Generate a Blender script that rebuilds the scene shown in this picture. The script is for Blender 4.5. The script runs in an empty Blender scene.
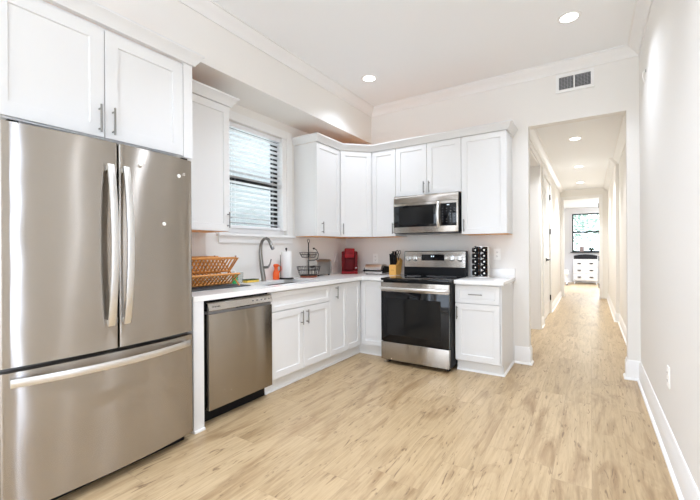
import bpy, bmesh, math, random
from mathutils import Vector, Matrix
random.seed(7)
SC = bpy.context.scene
COL = SC.collection
PI = math.pi
R = math.radians

# ---------------------------------------------------------------- camera
cam_d = bpy.data.cameras.new('camera')
cam_d.sensor_width = 36.0
cam_d.lens = 36.0 * 372.2 / 700.0
cam_d.shift_y = 0.0005
cam_d.clip_start = 0.02
cam = bpy.data.objects.new('camera', cam_d)
COL.objects.link(cam)
cam.matrix_world = (Matrix.Translation((0, 0, 1.217)) @ Matrix.Rotation(R(32.89), 4, 'Z')
                    @ Matrix.Rotation(R(90), 4, 'X') @ Matrix.Rotation(R(-0.339), 4, 'Z'))
SC.camera = cam

# ---------------------------------------------------------------- world, exposure
W = bpy.data.worlds.new('sky')
SC.world = W
W.use_nodes = True
bgn = W.node_tree.nodes['Background']
bgn.inputs['Color'].default_value = (0.82, 0.91, 1.0, 1)
bgn.inputs['Strength'].default_value = 3.2
SC.view_settings.view_transform = 'Standard'
SC.view_settings.look = 'None'
SC.view_settings.exposure = 0.47
SC.view_settings.gamma = 1.0
SC.view_settings.use_curve_mapping = False
try:
    SC.cycles.use_denoising = True
    SC.cycles.max_bounces = 14
    SC.cycles.diffuse_bounces = 10
    SC.cycles.glossy_bounces = 5
    SC.cycles.transparent_max_bounces = 12
    SC.cycles.sample_clamp_indirect = 8.0
except Exception:
    pass


def area(name, loc, rot, sx, sy, power, color=(1, 1, 1), shape='RECTANGLE'):
    l = bpy.data.lights.new(name, 'AREA')
    l.shape = shape
    l.size = sx
    if shape in ('RECTANGLE', 'ELLIPSE'):
        l.size_y = sy
    l.energy = power
    if shape == 'DISK': l.spread = R(118)
    l.color = color
    o = bpy.data.objects.new(name, l)
    COL.objects.link(o)
    o.location = loc
    o.rotation_euler = rot
    return o


# fill added as daylight through unseen windows: rear, left side, right, narrow sidelight
area('rear_window_fill', (-2.05, -4.14, 1.55), (R(90), 0, 0), 1.3, 2.1, 13, (0.765, 0.93, 1.21))
area('rear_window_fill', (-0.35, -4.14, 1.55), (R(90), 0, 0), 1.1, 2.1, 12, (0.765, 0.93, 1.21))
area('side_window_fill', (-2.95, -2.2, 1.6), (R(90), 0, R(-90)), 1.6, 1.7, 26, (0.765, 0.93, 1.21))
area('right_window_fill', (0.44, -2.3, 1.6), (R(90), 0, R(90)), 1.6, 1.6, 16, (0.765, 0.93, 1.21))  # unseen, added to brighten the left-run fronts
area('fridge_streak_fill', (0.43, 0.55, 1.35), (R(90), 0, R(90)), 0.07, 1.9, 3.5, (0.74, 0.92, 1.30))  # unseen, added to lay a bluish streak on the refrigerator
area('daylight_kitchen_window', (-3.06, 2.72, 1.95), (R(90), 0, R(-90)), 0.8, 0.9, 3, (0.9, 0.96, 1.0))
area('daylight_bedroom_window', (0.7, 15.84, 1.8), (R(-90), 0, 0), 0.9, 1.3, 36, (0.9, 0.96, 1.0))
LAMPS = [(-2.01, 3.51), (-0.137, 3.48), (-1.25, 2.1), (-0.137, 1.44), (-2.01, -1.4), (-0.137, -0.4),
         (-2.01, -2.4), (-0.137, -2.4)]
HALL_LAMPS = [(-0.17, 5.90), (-0.18, 7.93), (-0.19, 9.86)]
LAMP_POWER = [4.2, 6.0, 12.5, 8.0, 7.0, 5.0, 12, 12]
HALL_POWER = 11.5
LAMP_COLOR = (0.89, 0.98, 1.14)
HALL_COLOR = (0.95, 0.98, 1.0)

# ================================================================ materials
MATS = {}


def mat(name, color, rough=0.5, metal=0.0, spec=0.5, bump=0.0, bscale=50, coat=0.0, emit=None, estr=0.0,
        aniso=0.0, arot=0.0, vary=0.0, vscale=4.0, trans=0.0, ior=1.45):
    m = bpy.data.materials.new(name)
    m.use_nodes = True
    nt = m.node_tree
    b = nt.nodes['Principled BSDF']
    b.inputs['Base Color'].default_value = (*color, 1)
    b.inputs['Roughness'].default_value = rough
    b.inputs['Metallic'].default_value = metal
    b.inputs['Specular IOR Level'].default_value = spec
    b.inputs['Coat Weight'].default_value = coat
    b.inputs['IOR'].default_value = ior
    if trans:
        b.inputs['Transmission Weight'].default_value = trans
    if emit:
        b.inputs['Emission Color'].default_value = (*emit, 1)
        b.inputs['Emission Strength'].default_value = estr
    geo = nt.nodes.new('ShaderNodeNewGeometry')
    if vary:
        n = nt.nodes.new('ShaderNodeTexNoise')
        n.inputs['Scale'].default_value = vscale
        n.inputs['Detail'].default_value = 5
        nt.links.new(geo.outputs['Position'], n.inputs['Vector'])
        mr = nt.nodes.new('ShaderNodeMapRange')
        mr.inputs['To Min'].default_value = 1 - vary
        mr.inputs['To Max'].default_value = 1 + vary
        nt.links.new(n.outputs['Fac'], mr.inputs['Value'])
        mx = nt.nodes.new('ShaderNodeMix')
        mx.data_type = 'RGBA'
        mx.blend_type = 'MULTIPLY'
        mx.inputs['Factor'].default_value = 1
        mx.inputs[6].default_value = (*color, 1)
        nt.links.new(mr.outputs['Result'], mx.inputs[7])
        nt.links.new(mx.outputs[2], b.inputs['Base Color'])
    if bump:
        n2 = nt.nodes.new('ShaderNodeTexNoise')
        n2.inputs['Scale'].default_value = bscale
        n2.inputs['Detail'].default_value = 3
        nt.links.new(geo.outputs['Position'], n2.inputs['Vector'])
        bp = nt.nodes.new('ShaderNodeBump')
        bp.inputs['Strength'].default_value = bump
        bp.inputs['Distance'].default_value = 0.002
        nt.links.new(n2.outputs['Fac'], bp.inputs['Height'])
        nt.links.new(bp.outputs['Normal'], b.inputs['Normal'])
    if aniso:
        b.inputs['Anisotropic'].default_value = aniso
        b.inputs['Anisotropic Rotation'].default_value = arot
        tg = nt.nodes.new('ShaderNodeTangent')
        tg.direction_type = 'RADIAL'
        tg.axis = 'Z'
        nt.links.new(tg.outputs['Tangent'], b.inputs['Tangent'])
        # fine horizontal brushing: roughness varies in thin rows
        mp = nt.nodes.new('ShaderNodeMapping')
        mp.inputs['Scale'].default_value = (3, 3, 260)
        nt.links.new(geo.outputs['Position'], mp.inputs['Vector'])
        n3 = nt.nodes.new('ShaderNodeTexNoise')
        n3.inputs['Scale'].default_value = 1.0
        n3.inputs['Detail'].default_value = 2
        nt.links.new(mp.outputs['Vector'], n3.inputs['Vector'])
        mr3 = nt.nodes.new('ShaderNodeMapRange')
        mr3.inputs['To Min'].default_value = rough * 0.85
        mr3.inputs['To Max'].default_value = rough * 1.15
        nt.links.new(n3.outputs['Fac'], mr3.inputs['Value'])
        nt.links.new(mr3.outputs['Result'], b.inputs['Roughness'])
    MATS[name] = m
    return m


WALL = mat('wall_paint', (0.83, 0.81, 0.775), 0.62, bump=0.12, bscale=160, spec=0.3)
WALLW = mat('cool_wall_paint', (0.80, 0.81, 0.84), 0.62, bump=0.12, bscale=160, spec=0.3)
CEIL = mat('ceiling_paint', (0.90, 0.915, 0.93), 0.8, bump=0.1, bscale=120, spec=0.2)
TRIM = mat('white_trim_paint', (0.86, 0.855, 0.845), 0.38)
CAB = mat('white_cabinet_paint', (0.755, 0.753, 0.745), 0.33)
CABIN = mat('cabinet_plywood', (0.80, 0.40, 0.15), 0.6, vary=0.12, vscale=9)
TOE = mat('toe_kick_paint', (0.80, 0.80, 0.79), 0.45)


def brushed(name, color, rough=0.229, an=0.752, wob=0.10):
    """stainless with a horizontal brush: highlights smear up and down, faint large waves in the sheet"""
    m = bpy.data.materials.new(name)
    m.use_nodes = True
    nt = m.node_tree
    nt.nodes.clear()
    out = nt.nodes.new('ShaderNodeOutputMaterial')
    g = nt.nodes.new('ShaderNodeBsdfAnisotropic')
    g.inputs['Color'].default_value = (*color, 1)
    g.inputs['Roughness'].default_value = rough
    g.inputs['Anisotropy'].default_value = an
    g.inputs['Rotation'].default_value = BRUSH_ROT
    tg = nt.nodes.new('ShaderNodeTangent')
    tg.direction_type = 'RADIAL'
    tg.axis = 'Z'
    nt.links.new(tg.outputs['Tangent'], g.inputs['Tangent'])
    geo = nt.nodes.new('ShaderNodeNewGeometry')
    n2 = nt.nodes.new('ShaderNodeTexNoise')
    n2.inputs['Scale'].default_value = 2.2
    n2.inputs['Detail'].default_value = 1
    nt.links.new(geo.outputs['Position'], n2.inputs['Vector'])
    bp = nt.nodes.new('ShaderNodeBump')
    bp.inputs['Strength'].default_value = wob
    bp.inputs['Distance'].default_value = 0.08
    nt.links.new(n2.outputs['Fac'], bp.inputs['Height'])
    nt.links.new(bp.outputs['Normal'], g.inputs['Normal'])
    nt.links.new(g.outputs[0], out.inputs[0])
    return m


BRUSH_ROT = 0.0
STEEL = brushed('brushed_stainless', (0.435, 0.40, 0.358))
STEELD = brushed('brushed_stainless_warm', (0.385, 0.345, 0.292))
STEEL_LIT = brushed('lit_brushed_steel', (0.66, 0.635, 0.605))  # stainless lightened to carry the light on faces tilted upward
STEELP = mat('satin_steel', (0.72, 0.71, 0.69), 0.24, 1.0)
CHROME = mat('chrome', (0.85, 0.85, 0.85), 0.12, 1.0)
NICKEL = mat('brushed_nickel', (0.27, 0.26, 0.24), 0.28, 1.0)
BLACKG = mat('black_glass', (0.005, 0.005, 0.006), 0.05, spec=0.4)
BLACKW = mat('oven_window_glass', (0.012, 0.012, 0.012), 0.06, spec=0.3)
BLACKP = mat('black_plastic', (0.007, 0.007, 0.008), 0.45, spec=0.22)
BLACKM = mat('black_metal', (0.03, 0.028, 0.027), 0.4, 0.6)
GREY = mat('grey_body_metal', (0.20, 0.20, 0.205), 0.45, 0.4)
DGREY = mat('charcoal_mat_fabric', (0.075, 0.078, 0.082), 0.9, bump=0.5, bscale=400)
BAMBOO = mat('bamboo', (0.62, 0.27, 0.07), 0.45, vary=0.25, vscale=25)
BEECH = mat('beech_block', (0.72, 0.40, 0.10), 0.42, vary=0.10, vscale=20)
BEECHD = mat('beech_end_grain', (0.50, 0.22, 0.05), 0.5, vary=0.12, vscale=30)
REDP = mat('red_plastic', (0.27, 0.006, 0.012), 0.42, spec=0.25)
REDD = mat('dark_red_plastic', (0.13, 0.004, 0.007), 0.5, spec=0.2)
ORANGE = mat('orange_plastic', (0.85, 0.12, 0.02), 0.3)
GREENP = mat('green_plastic', (0.05, 0.45, 0.14), 0.3)
YELLOW = mat('yellow_sponge', (0.80, 0.55, 0.10), 0.9, bump=0.8, bscale=300)
SCRUB = mat('dark_green_scrub', (0.05, 0.075, 0.03), 0.95, bump=0.8, bscale=500)
PAPER = mat('paper_towel', (0.86, 0.85, 0.83), 0.9, bump=0.4, bscale=220)
REDWOOD = mat('reddish_wood', (0.26, 0.07, 0.035), 0.5, vary=0.2, vscale=30)
PLATE = mat('white_plate_plastic', (0.93, 0.92, 0.89), 0.35)
DARKHOLE = mat('dark_slot', (0.03, 0.03, 0.03), 0.7)
LENS = mat('lamp_lens', (1, 1, 1), 0.4, emit=(1.0, 0.98, 0.94), estr=9.0)
BLINDM = mat('white_blind', (0.84, 0.85, 0.87), 0.4)
MAGNET = mat('white_magnet', (0.85, 0.83, 0.78), 0.35)
INK = mat('grey_print', (0.08, 0.08, 0.08), 0.5)
LEDM = mat('display_digits', (0.1, 0.1, 0.1), 0.5, emit=(0.75, 0.9, 1.0), estr=1.2)
SPICE = [mat('ground_spice', c, 0.8, vary=0.3, vscale=200) for c in
         ((0.30, 0.10, 0.03), (0.16, 0.17, 0.05), (0.45, 0.27, 0.06), (0.10, 0.055, 0.03), (0.40, 0.35, 0.25))]
LEAF = mat('leaf_green', (0.36, 0.46, 0.38), 0.7, vary=0.5, vscale=5)
LEAFD = mat('dark_leaf', (0.02, 0.06, 0.02), 0.6)
BARK = mat('bark', (0.12, 0.09, 0.06), 0.9, vary=0.3)
GROUND = mat('outside_ground', (0.40, 0.42, 0.36), 0.9, vary=0.2)
BLACKF = mat('black_fabric', (0.012, 0.012, 0.014), 0.85, bump=0.3, bscale=200)
PINK = mat('photo_print', (0.55, 0.42, 0.42), 0.5, vary=0.5, vscale=40)


def make_glass():
    m = bpy.data.materials.new('window_glass')
    m.use_nodes = True
    nt = m.node_tree
    nt.nodes.clear()
    out = nt.nodes.new('ShaderNodeOutputMaterial')
    t = nt.nodes.new('ShaderNodeBsdfTransparent')
    t.inputs['Color'].default_value = (0.93, 0.96, 0.96, 1)
    g = nt.nodes.new('ShaderNodeBsdfGlossy')
    g.inputs['Roughness'].default_value = 0.02
    lw = nt.nodes.new('ShaderNodeLayerWeight')
    lw.inputs['Blend'].default_value = 0.5
    pw_ = nt.nodes.new('ShaderNodeMath'); pw_.operation = 'POWER'; pw_.inputs[1].default_value = 4.0
    fr = nt.nodes.new('ShaderNodeMath'); fr.operation = 'MULTIPLY_ADD'; fr.inputs[1].default_value = 0.5; fr.inputs[2].default_value = 0.03
    nt.links.new(lw.outputs['Facing'], pw_.inputs[0])
    nt.links.new(pw_.outputs[0], fr.inputs[0])
    mx = nt.nodes.new('ShaderNodeMixShader')
    nt.links.new(fr.outputs[0], mx.inputs[0])
    nt.links.new(t.outputs[0], mx.inputs[1])
    nt.links.new(g.outputs[0], mx.inputs[2])
    nt.links.new(mx.outputs[0], out.inputs[0])
    return m


GLASS = make_glass()


def make_floor():
    m = bpy.data.materials.new('oak_vinyl_plank')
    m.use_nodes = True
    nt = m.node_tree
    b = nt.nodes['Principled BSDF']
    N, L = nt.nodes.new, nt.links.new
    geo = N('ShaderNodeNewGeometry')
    sep = N('ShaderNodeSeparateXYZ')
    L(geo.outputs['Position'], sep.inputs[0])
    cmb = N('ShaderNodeCombineXYZ')
    rw = N('ShaderNodeMath'); rw.operation = 'DIVIDE'; rw.inputs[1].default_value = 0.18
    L(sep.outputs['X'], rw.inputs[0])
    rf = N('ShaderNodeMath'); rf.operation = 'FLOOR'; L(rw.outputs[0], rf.inputs[0])
    wn = N('ShaderNodeTexWhiteNoise'); wn.noise_dimensions = '1D'; L(rf.outputs[0], wn.inputs['W'])
    ma = N('ShaderNodeMath'); ma.operation = 'MULTIPLY_ADD'; ma.inputs[1].default_value = 1.22
    L(wn.outputs['Value'], ma.inputs[0]); L(sep.outputs['Y'], ma.inputs[2])
    L(ma.outputs[0], cmb.inputs['X'])
    L(sep.outputs['X'], cmb.inputs['Y'])
    br = N('ShaderNodeTexBrick')
    br.offset = 0.0
    br.offset_frequency = 2
    br.inputs['Scale'].default_value = 1.0
    br.inputs['Brick Width'].default_value = 1.22
    br.inputs['Row Height'].default_value = 0.18
    br.inputs['Mortar Size'].default_value = 0.0012
    br.inputs['Mortar Smooth'].default_value = 0.4
    br.inputs['Bias'].default_value = 0.0
    br.inputs['Color1'].default_value = (0, 0, 0, 1)
    br.inputs['Color2'].default_value = (1, 1, 1, 1)
    br.inputs['Mortar'].default_value = (0.5, 0.5, 0.5, 1)
    L(cmb.outputs[0], br.inputs['Vector'])
    # shift the grain per plank
    sc = N('ShaderNodeVectorMath'); sc.operation = 'SCALE'; sc.inputs['Scale'].default_value = 13.7
    L(br.outputs['Color'], sc.inputs[0])
    add = N('ShaderNodeVectorMath'); add.operation = 'ADD'
    L(cmb.outputs[0], add.inputs[0]); L(sc.outputs[0], add.inputs[1])

    def noise(scale_xyz, detail, rough, dist=0.0):
        mp = N('ShaderNodeMapping'); mp.inputs['Scale'].default_value = scale_xyz
        L(add.outputs[0], mp.inputs['Vector'])
        n = N('ShaderNodeTexNoise'); n.inputs['Scale'].default_value = 1
        n.inputs['Detail'].default_value = detail; n.inputs['Roughness'].default_value = rough
        n.inputs['Distortion'].default_value = dist
        L(mp.outputs[0], n.inputs['Vector'])
        return n.outputs['Fac']

    def ramp(src, stops):
        r = N('ShaderNodeValToRGB')
        e = r.color_ramp.elements
        e[0].position, e[0].color = stops[0][0], (*stops[0][1], 1)
        e[1].position, e[1].color = stops[-1][0], (*stops[-1][1], 1)
        for p, c in stops[1:-1]:
            q = e.new(p); q.color = (*c, 1)
        L(src, r.inputs[0])
        return r.outputs[0]

    def mul(a, bb, fac=1.0):
        x = N('ShaderNodeMix'); x.data_type = 'RGBA'; x.blend_type = 'MULTIPLY'
        x.inputs['Factor'].default_value = fac
        L(a, x.inputs[6]); L(bb, x.inputs[7])
        return x.outputs[2]

    base = ramp(br.outputs['Color'], [(0.0, (0.435, 0.315, 0.178)), (0.5, (0.475, 0.348, 0.202)), (1.0, (0.52, 0.388, 0.232))])
    cloud = ramp(noise((1.3, 7, 1), 5, 0.62, 1.2), [(0.28, (0.60, 0.51, 0.43)), (0.50, (1, 1, 1)), (1, (1.08, 1.08, 1.08))])
    grain = ramp(noise((4, 60, 1), 6, 0.6, 0.5), [(0.28, (0.78, 0.75, 0.70)), (0.6, (1.03, 1.03, 1.03)), (1, (1.08, 1.08, 1.08))])
    knots = ramp(noise((5, 30, 1), 3, 0.5, 2.0), [(0.29, (0.26, 0.17, 0.11)), (0.385, (1, 1, 1)), (1, (1, 1, 1))])
    c = mul(mul(mul(base, cloud), grain), knots, 0.75)
    # plank seams
    seam = N('ShaderNodeMix'); seam.data_type = 'RGBA'
    sf = N('ShaderNodeMath'); sf.operation = 'MULTIPLY'; sf.inputs[1].default_value = 0.38
    L(br.outputs['Fac'], sf.inputs[0]); L(sf.outputs[0], seam.inputs['Factor'])
    L(c, seam.inputs[6]); seam.inputs[7].default_value = (0.16, 0.11, 0.075, 1)
    L(seam.outputs[2], b.inputs['Base Color'])
    b.inputs['Roughness'].default_value = 0.34
    b.inputs['Specular IOR Level'].default_value = 0.5
    bp = N('ShaderNodeBump'); bp.inputs['Strength'].default_value = 0.12; bp.inputs['Distance'].default_value = 0.002
    L(noise((5, 110, 1), 6, 0.65, 0.3), bp.inputs['Height'])
    L(bp.outputs[0], b.inputs['Normal'])
    return m


FLOORM = make_floor()


def make_quartz():
    m = mat('white_quartz', (0.87, 0.865, 0.85), 0.16, vary=0.02, vscale=30)
    return m


QUARTZ = make_quartz()


def make_siding():
    m = bpy.data.materials.new('clapboard_siding')
    m.use_nodes = True
    nt = m.node_tree
    b = nt.nodes['Principled BSDF']
    geo = nt.nodes.new('ShaderNodeNewGeometry')
    w = nt.nodes.new('ShaderNodeTexWave')
    w.wave_type = 'BANDS'; w.bands_direction = 'Z'; w.wave_profile = 'SAW'
    w.inputs['Scale'].default_value = 2.2
    nt.links.new(geo.outputs['Position'], w.inputs['Vector'])
    r = nt.nodes.new('ShaderNodeValToRGB')
    r.color_ramp.elements[0].color = (0.28, 0.29, 0.29, 1)
    r.color_ramp.elements[1].position = 0.15
    r.color_ramp.elements[1].color = (0.41, 0.415, 0.41, 1)
    nt.links.new(w.outputs['Fac'], r.inputs[0])
    nt.links.new(r.outputs[0], b.inputs['Base Color'])
    b.inputs['Roughness'].default_value = 0.7
    return m


SIDING = make_siding()

# ================================================================ helpers


def empty(name, loc, label=None, cat=None, group=None, rz=0.0):
    o = bpy.data.objects.new(name, None)
    o.empty_display_size = 0.05
    COL.objects.link(o)
    o.location = loc
    o.rotation_euler = (0, 0, rz)
    tag(o, label, cat, group)
    return o


def tag(o, label=None, cat=None, group=None, kind=None):
    if label: o['label'] = label
    if cat: o['category'] = cat
    if group: o['group'] = group
    if kind: o['kind'] = kind
    return o


def world_loc(o):
    v = Vector((0, 0, 0))
    while o is not None:
        v = v + o.location
        o = o.parent
    return v


def obj(name, bm, m, parent=None, local=False, smooth=40):
    """link bm as ONE mesh object; bm is in world coordinates unless local (then in the parent's frame)"""
    me = bpy.data.meshes.new(name)
    bmesh.ops.recalc_face_normals(bm, faces=bm.faces[:])
    if parent is not None and not local:
        off = world_loc(parent)
        bmesh.ops.translate(bm, verts=bm.verts[:], vec=-off)
    loc = Vector((0, 0, 0))
    if bm.verts:                                # origin at the base of the piece
        xs = [v.co.x for v in bm.verts]; ys = [v.co.y for v in bm.verts]; zs = [v.co.z for v in bm.verts]
        loc = Vector(((min(xs) + max(xs)) / 2, (min(ys) + max(ys)) / 2, min(zs)))
        bmesh.ops.translate(bm, verts=bm.verts[:], vec=-loc)
    bm.to_mesh(me)
    bm.free()
    if smooth:
        me.polygons.foreach_set('use_smooth', [True] * len(me.polygons))
        me.set_sharp_from_angle(angle=R(smooth))
    mats = m if isinstance(m, (list, tuple)) else [m]
    for q in mats:
        me.materials.append(q)
    o = bpy.data.objects.new(name, me)
    COL.objects.link(o)
    o.location = loc
    if parent is not None:
        o.parent = parent
    return o


def struct(name, bm, m, parent=None):
    o = obj(name, bm, m, parent)
    if parent is None:
        o['kind'] = 'structure'
    return o


def BM():
    return bmesh.new()


def box(bm, x0, x1, y0, y1, z0, z1, bev=0.0, M=None, mi=0):
    if x0 > x1: x0, x1 = x1, x0
    if y0 > y1: y0, y1 = y1, y0
    if z0 > z1: z0, z1 = z1, z0
    vs = [bm.verts.new(c) for c in ((x0, y0, z0), (x1, y0, z0), (x1, y1, z0), (x0, y1, z0),
                                    (x0, y0, z1), (x1, y0, z1), (x1, y1, z1), (x0, y1, z1))]
    fs = [bm.faces.new([vs[i] for i in f]) for f in
          ((0, 3, 2, 1), (4, 5, 6, 7), (0, 1, 5, 4), (1, 2, 6, 5), (2, 3, 7, 6), (3, 0, 4, 7))]
    for f in fs: f.material_index = mi
    allv = vs
    if bev > 0:
        es = list({e for f in fs for e in f.edges})
        r = bmesh.ops.bevel(bm, geom=es, offset=bev, segments=2, profile=0.6, affect='EDGES')
        allv = list({v for f in r['faces'] for v in f.verts} | {v for v in vs if v.is_valid})
    if M is not None:
        bmesh.ops.transform(bm, matrix=M, verts=[v for v in allv if v.is_valid])
    return allv


def prism(bm, pts, z0, z1, axis='Z', mi=0):
    """closed polygon extruded; axis Z: pts=(x,y); axis Y: pts=(x,z); axis X: pts=(y,z)"""
    def P(p, t):
        if axis == 'Z': return (p[0], p[1], t)
        if axis == 'Y': return (p[0], t, p[1])
        return (t, p[0], p[1])
    a = [bm.verts.new(P(p, z0)) for p in pts]
    b = [bm.verts.new(P(p, z1)) for p in pts]
    n = len(pts)
    fs = [bm.faces.new(a), bm.faces.new(b[::-1])]
    for i in range(n):
        fs.append(bm.faces.new((a[i], a[(i + 1) % n], b[(i + 1) % n], b[i])))
    for f in fs: f.material_index = mi
    return a + b


def tube(bm, pts, r, n=8, closed=False, caps=True, mi=0):
    pts = [Vector(p) for p in pts]
    rs = r if isinstance(r, (list, tuple)) else [r] * len(pts)
    rings = []
    N = len(pts)
    up = None
    for i, p in enumerate(pts):
        if closed:
            t = (pts[(i + 1) % N] - pts[i - 1])
        else:
            t = pts[min(i + 1, N - 1)] - pts[max(i - 1, 0)]
        if t.length < 1e-9: t = Vector((0, 0, 1))
        t.normalize()
        if up is None:
            up = Vector((0, 0, 1)) if abs(t.z) < 0.9 else Vector((1, 0, 0))
        u = up - t * up.dot(t)
        if u.length < 1e-6: u = t.orthogonal()
        u.normalize()
        up = u
        v = t.cross(u)
        rings.append([bm.verts.new(p + (u * math.cos(2 * PI * k / n) + v * math.sin(2 * PI * k / n)) * rs[i]) for k in range(n)])
    m = N if closed else N - 1
    for i in range(m):
        a, b = rings[i], rings[(i + 1) % N]
        for k in range(n):
            f = bm.faces.new((a[k], a[(k + 1) % n], b[(k + 1) % n], b[k])); f.material_index = mi
    if caps and not closed:
        bm.faces.new(rings[0][::-1]).material_index = mi
        bm.faces.new(rings[-1]).material_index = mi


def lathe(bm, prof, c=(0, 0, 0), n=24, axis='Z', mi=0, loop=False):
    """prof: list of (radius, height)"""
    def P(r, h, a):
        x, y = r * math.cos(a), r * math.sin(a)
        if axis == 'Z': return (c[0] + x, c[1] + y, c[2] + h)
        if axis == 'Y': return (c[0] + x, c[1] + h, c[2] + y)
        return (c[0] + h, c[1] + x, c[2] + y)
    rings = []
    for r, h in prof:
        if r < 1e-6:
            rings.append([bm.verts.new(P(0, h, 0))])
        else:
            rings.append([bm.verts.new(P(r, h, 2 * PI * k / n)) for k in range(n)])
    for a, b in zip(rings, rings[1:] + ([rings[0]] if loop else [])):
        for k in range(n):
            k2 = (k + 1) % n
            if len(a) == 1 and len(b) == 1: continue
            if len(a) == 1: f = bm.faces.new((a[0], b[k], b[k2]))
            elif len(b) == 1: f = bm.faces.new((a[k], a[k2], b[0]))
            else: f = bm.faces.new((a[k], a[k2], b[k2], b[k]))
            f.material_index = mi
    if len(rings[0]) > 1 and not loop: bm.faces.new(rings[0][::-1]).material_index = mi
    if len(rings[-1]) > 1 and not loop: bm.faces.new(rings[-1]).material_index = mi


def cells(bm, us, vs, filled, t0, t1, plane='XY'):
    """a slab made of grid cells, no inner faces. plane XY: (u,v,t); YZ: (t,u,v); XZ: (u,t,v)"""
    def P(u, v, t):
        return {'XY': (u, v, t), 'YZ': (t, u, v), 'XZ': (u, t, v)}[plane]
    cache = {}
    def V(i, j, k):
        key = (i, j, k)
        if key not in cache:
            cache[key] = bm.verts.new(P(us[i], vs[j], (t0, t1)[k]))
        return cache[key]
    nu, nv = len(us) - 1, len(vs) - 1
    F = lambda i, j: 0 <= i < nu and 0 <= j < nv and filled((us[i] + us[i + 1]) / 2, (vs[j] + vs[j + 1]) / 2)
    for i in range(nu):
        for j in range(nv):
            if not F(i, j): continue
            for k in (0, 1):
                bm.faces.new([V(i, j, k), V(i + 1, j, k), V(i + 1, j + 1, k), V(i, j + 1, k)])
            if not F(i - 1, j): bm.faces.new([V(i, j, 0), V(i, j + 1, 0), V(i, j + 1, 1), V(i, j, 1)])
            if not F(i + 1, j): bm.faces.new([V(i + 1, j, 0), V(i + 1, j + 1, 0), V(i + 1, j + 1, 1), V(i + 1, j, 1)])
            if not F(i, j - 1): bm.faces.new([V(i, j, 0), V(i + 1, j, 0), V(i + 1, j, 1), V(i, j, 1)])
            if not F(i, j + 1): bm.faces.new([V(i, j + 1, 0), V(i + 1, j + 1, 0), V(i + 1, j + 1, 1), V(i, j + 1, 1)])


def wall(bm, axis, pos0, pos1, u0, u1, z0, z1, holes=()):
    """axis 'X': wall in the YZ plane between x=pos0..pos1; 'Y': in XZ plane; holes=(u0,u1,z0,z1)"""
    us = sorted({u0, u1} | {h[0] for h in holes} | {h[1] for h in holes})
    vs = sorted({z0, z1} | {h[2] for h in holes} | {h[3] for h in holes})
    f = lambda u, v: not any(h[0] < u < h[1] and h[2] < v < h[3] for h in holes)
    cells(bm, us, vs, f, pos0, pos1, 'YZ' if axis == 'X' else 'XZ')


def molding(bm, path, prof, z=0.0):
    """sweep (offset to the left of travel, height) profile along an xy path with mitred corners"""
    path = [Vector((p[0], p[1])) for p in path]
    rings = []
    n = len(path)
    for i, p in enumerate(path):
        d0 = (path[i] - path[i - 1]).normalized() if i > 0 else None
        d1 = (path[i + 1] - path[i]).normalized() if i < n - 1 else None
        if d0 is None: d0 = d1
        if d1 is None: d1 = d0
        n0 = Vector((-d0.y, d0.x)); n1 = Vector((-d1.y, d1.x))
        m = (n0 + n1)
        m = m / max(m.length_squared / 2, 1e-6)
        rings.append([bm.verts.new((p.x + m.x * o, p.y + m.y * o, z + h)) for o, h in prof])
    k = len(prof)
    for a, b in zip(rings, rings[1:]):
        for j in range(k):
            bm.faces.new((a[j], a[(j + 1) % k], b[(j + 1) % k], b[j]))
    bm.faces.new(rings[0][::-1]); bm.faces.new(rings[-1])


class Frame:
    """face frame: O origin, U along the width, N outwards; (u, n, v) -> world"""
    def __init__(s, O, U, N):
        s.O = Vector(O); s.U = Vector(U).normalized(); s.N = Vector(N).normalized(); s.Z = Vector((0, 0, 1))
    def __call__(s, u, n, v):
        return s.O + s.U * u + s.N * n + s.Z * v


def shaker(F, u0, u1, v0, v1, n0=0.0, t=0.020, rail=0.058, rec=0.009, topr=None):
    """a shaker door as one mesh: frame, sloped lip and recessed panel"""
    bm = BM()
    c = 0.0015
    tr = topr or rail
    def ring(i0, i1, n, it=None):
        it = i1 if it is None else it
        return [bm.verts.new(F(a, n, b)) for a, b in
                ((u0 + i0, v0 + i1), (u1 - i0, v0 + i1), (u1 - i0, v1 - it), (u0 + i0, v1 - it))]
    rr = [ring(0, 0, n0), ring(0, 0, n0 + t - c), ring(c, c, n0 + t), ring(rail, rail, n0 + t, tr),
          ring(rail + 0.003, rail + 0.003, n0 + t - rec, tr + 0.003)]
    for a, b in zip(rr, rr[1:]):
        for k in range(4):
            bm.faces.new((a[k], a[(k + 1) % 4], b[(k + 1) % 4], b[k]))
    bm.faces.new(rr[0][::-1]); bm.faces.new(rr[-1])
    return bm


def bar_pull(F, u, v, n, length=0.135, vertical=True, r=0.0055, so=0.030):
    bm = BM()
    h = length / 2
    P = (lambda a, nn: F(u, nn, v + a)) if vertical else (lambda a, nn: F(u + a, nn, v))
    tube(bm, [P(-h, n + so), P(h, n + so)], r, 10)
    for s in (-1, 1):
        tube(bm, [P(s * h * 0.72, n), P(s * h * 0.72, n + so)], r * 0.8, 8)
    return bm


def fbox(bm, F, u0, u1, n0, n1, v0, v1):
    vs = [bm.verts.new(F(a, b, c)) for c in (v0, v1) for a, b in ((u0, n0), (u1, n0), (u1, n1), (u0, n1))]
    for f in ((0, 3, 2, 1), (4, 5, 6, 7), (0, 1, 5, 4), (1, 2, 6, 5), (2, 3, 7, 6), (3, 0, 4, 7)):
        bm.faces.new([vs[i] for i in f])


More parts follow.
